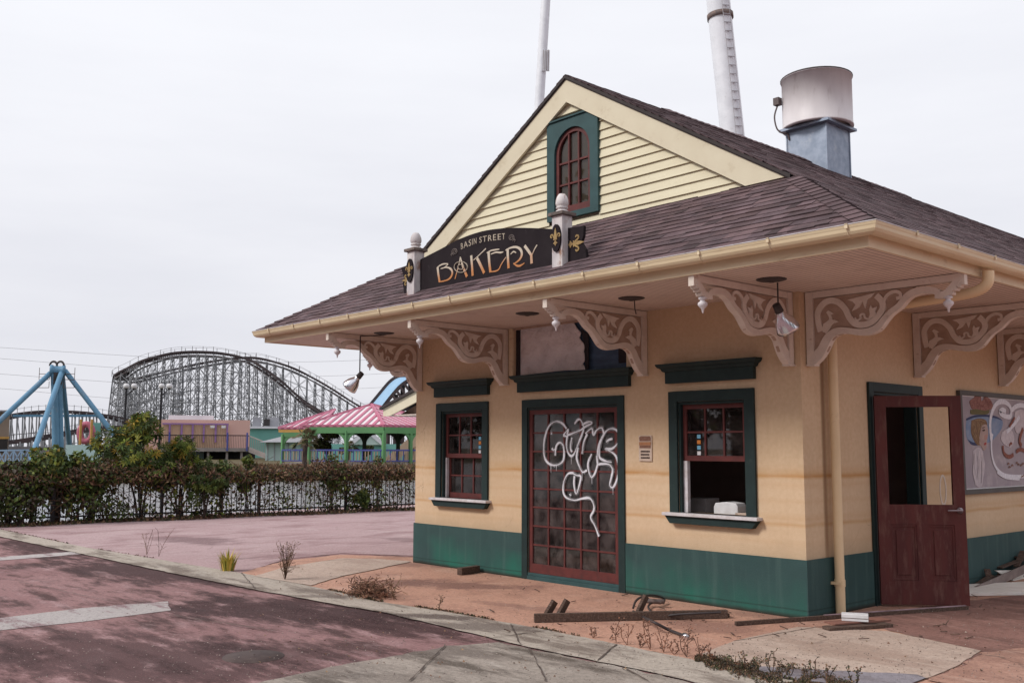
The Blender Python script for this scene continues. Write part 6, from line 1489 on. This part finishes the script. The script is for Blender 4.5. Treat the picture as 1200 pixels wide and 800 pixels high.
bush('round_tree', 382, 3.0, 1.0, 'dark round evergreen under the left half of the pavilion roof', 2600, .13, DRK+GRN, D_=70, seed=31, cat='tree', zb=.8)
bush('round_tree', 432, 1.75, .55, 'small round evergreen in the middle of the pavilion view', 900, .10, DRK+GRN, D_=84, seed=32, cat='tree', zb=.5)
# grass strip on the far bank
b = MB(); rg = random.Random(9)
for i in range(9000):
    t = rg.random(); px = -20+t*520; dist = 56.5+rg.random()*5; p = Dz(px, dist, 0); k = (Vector((p.x, p.y))-Vector((-53, 6.6))).dot(nv)
    if k < .3: continue
    h = rg.uniform(.1, .42); s = .05; c = leafcol(rg, BRN+[(.22, .15, .09), (.16, .13, .06), (.09, .10, .04)]); b.face([(p.x-s, p.y-s, .28), (p.x+s, p.y+s, .28), (p.x+rg.gauss(0, .08), p.y+rg.gauss(0, .08), .3+h)], c)
tag(b.build('bank_grass', 'leaf'), 'dry brown grass on the far bank below the pavilion', 'grass', kind='stuff')
# power lines
for i, (ya, yb, yc) in enumerate(((407, 416, 424), (420, 431, 441), (438, 448, 457), (455, 467, 475))):
    P = [D(-120, ya-8, 170), D(0, ya, 172), D(140, yb, 175), D(300, yc, 180), D(460, yc-4, 185), D(640, yc-20, 190)]
    b = MB(); b.tube(bez([tuple(q) for q in P], 8), .022, 4)
    tag(b.build('power_line', 'roof_grey'), ['topmost', 'second', 'third', 'lowest'][i]+' of the four faint power lines across the sky at the left', 'power line', 'overhead power lines')

# ------------------------------------------------------------------ trees standing behind the photographer (seen in the window glass)
r_ = random.Random(40); to = empty('broad_tree', (-14, -30, 0), 'tall broad tree behind the photographer, reflected in the dark window panes', 'tree', 'trees reflected in the glass')
b = MB(); cl = [(Vector((r_.gauss(0, 2.2), r_.gauss(0, 2.2), r_.uniform(3.5, 13))), r_.uniform(1.0, 2.1)) for _ in range(22)]
def tf_(r2):
    c, rr_ = r2.choice(cl); q = Vector((r2.gauss(0, .5), r2.gauss(0, .5), r2.gauss(0, .45)))*rr_; return c+q+Vector((-14, -30, 0))
leaves(b, r_, 5200, tf_, .34, GRN+DRK, .4); b.build('crown', 'leaf', to)
b = MB(); b.tube([(-14, -30, 0), (-14.2, -30, 5), (-14, -30, 10)], [.4, .3, .1], 8)
for c, rr_ in cl[:9]: b.tube([(-14.1, -30, c.z*.5), tuple(c+Vector((-14, -30, 0)))], [.12, .04], 5)
b.build('trunk', 'bark', to); snap()
for i, (x, y, s) in enumerate([(-22, -27, .9), (-30, -31, 1.1), (-7, -33, 1.15), (0, -29, .8), (-38, -26, 1.0), (-26, -36, 1.3), (7, -36, 1.2), (-46, -30, 1.1), (16, -32, 1.0), (24, -20, .9), (28, -8, 1.0), (34, 4, 1.1)]):
    c = copy_tree(to); c.location = (x, y, 0); c.rotation_euler = (0, 0, i*1.3); c.scale = (s, s, s)
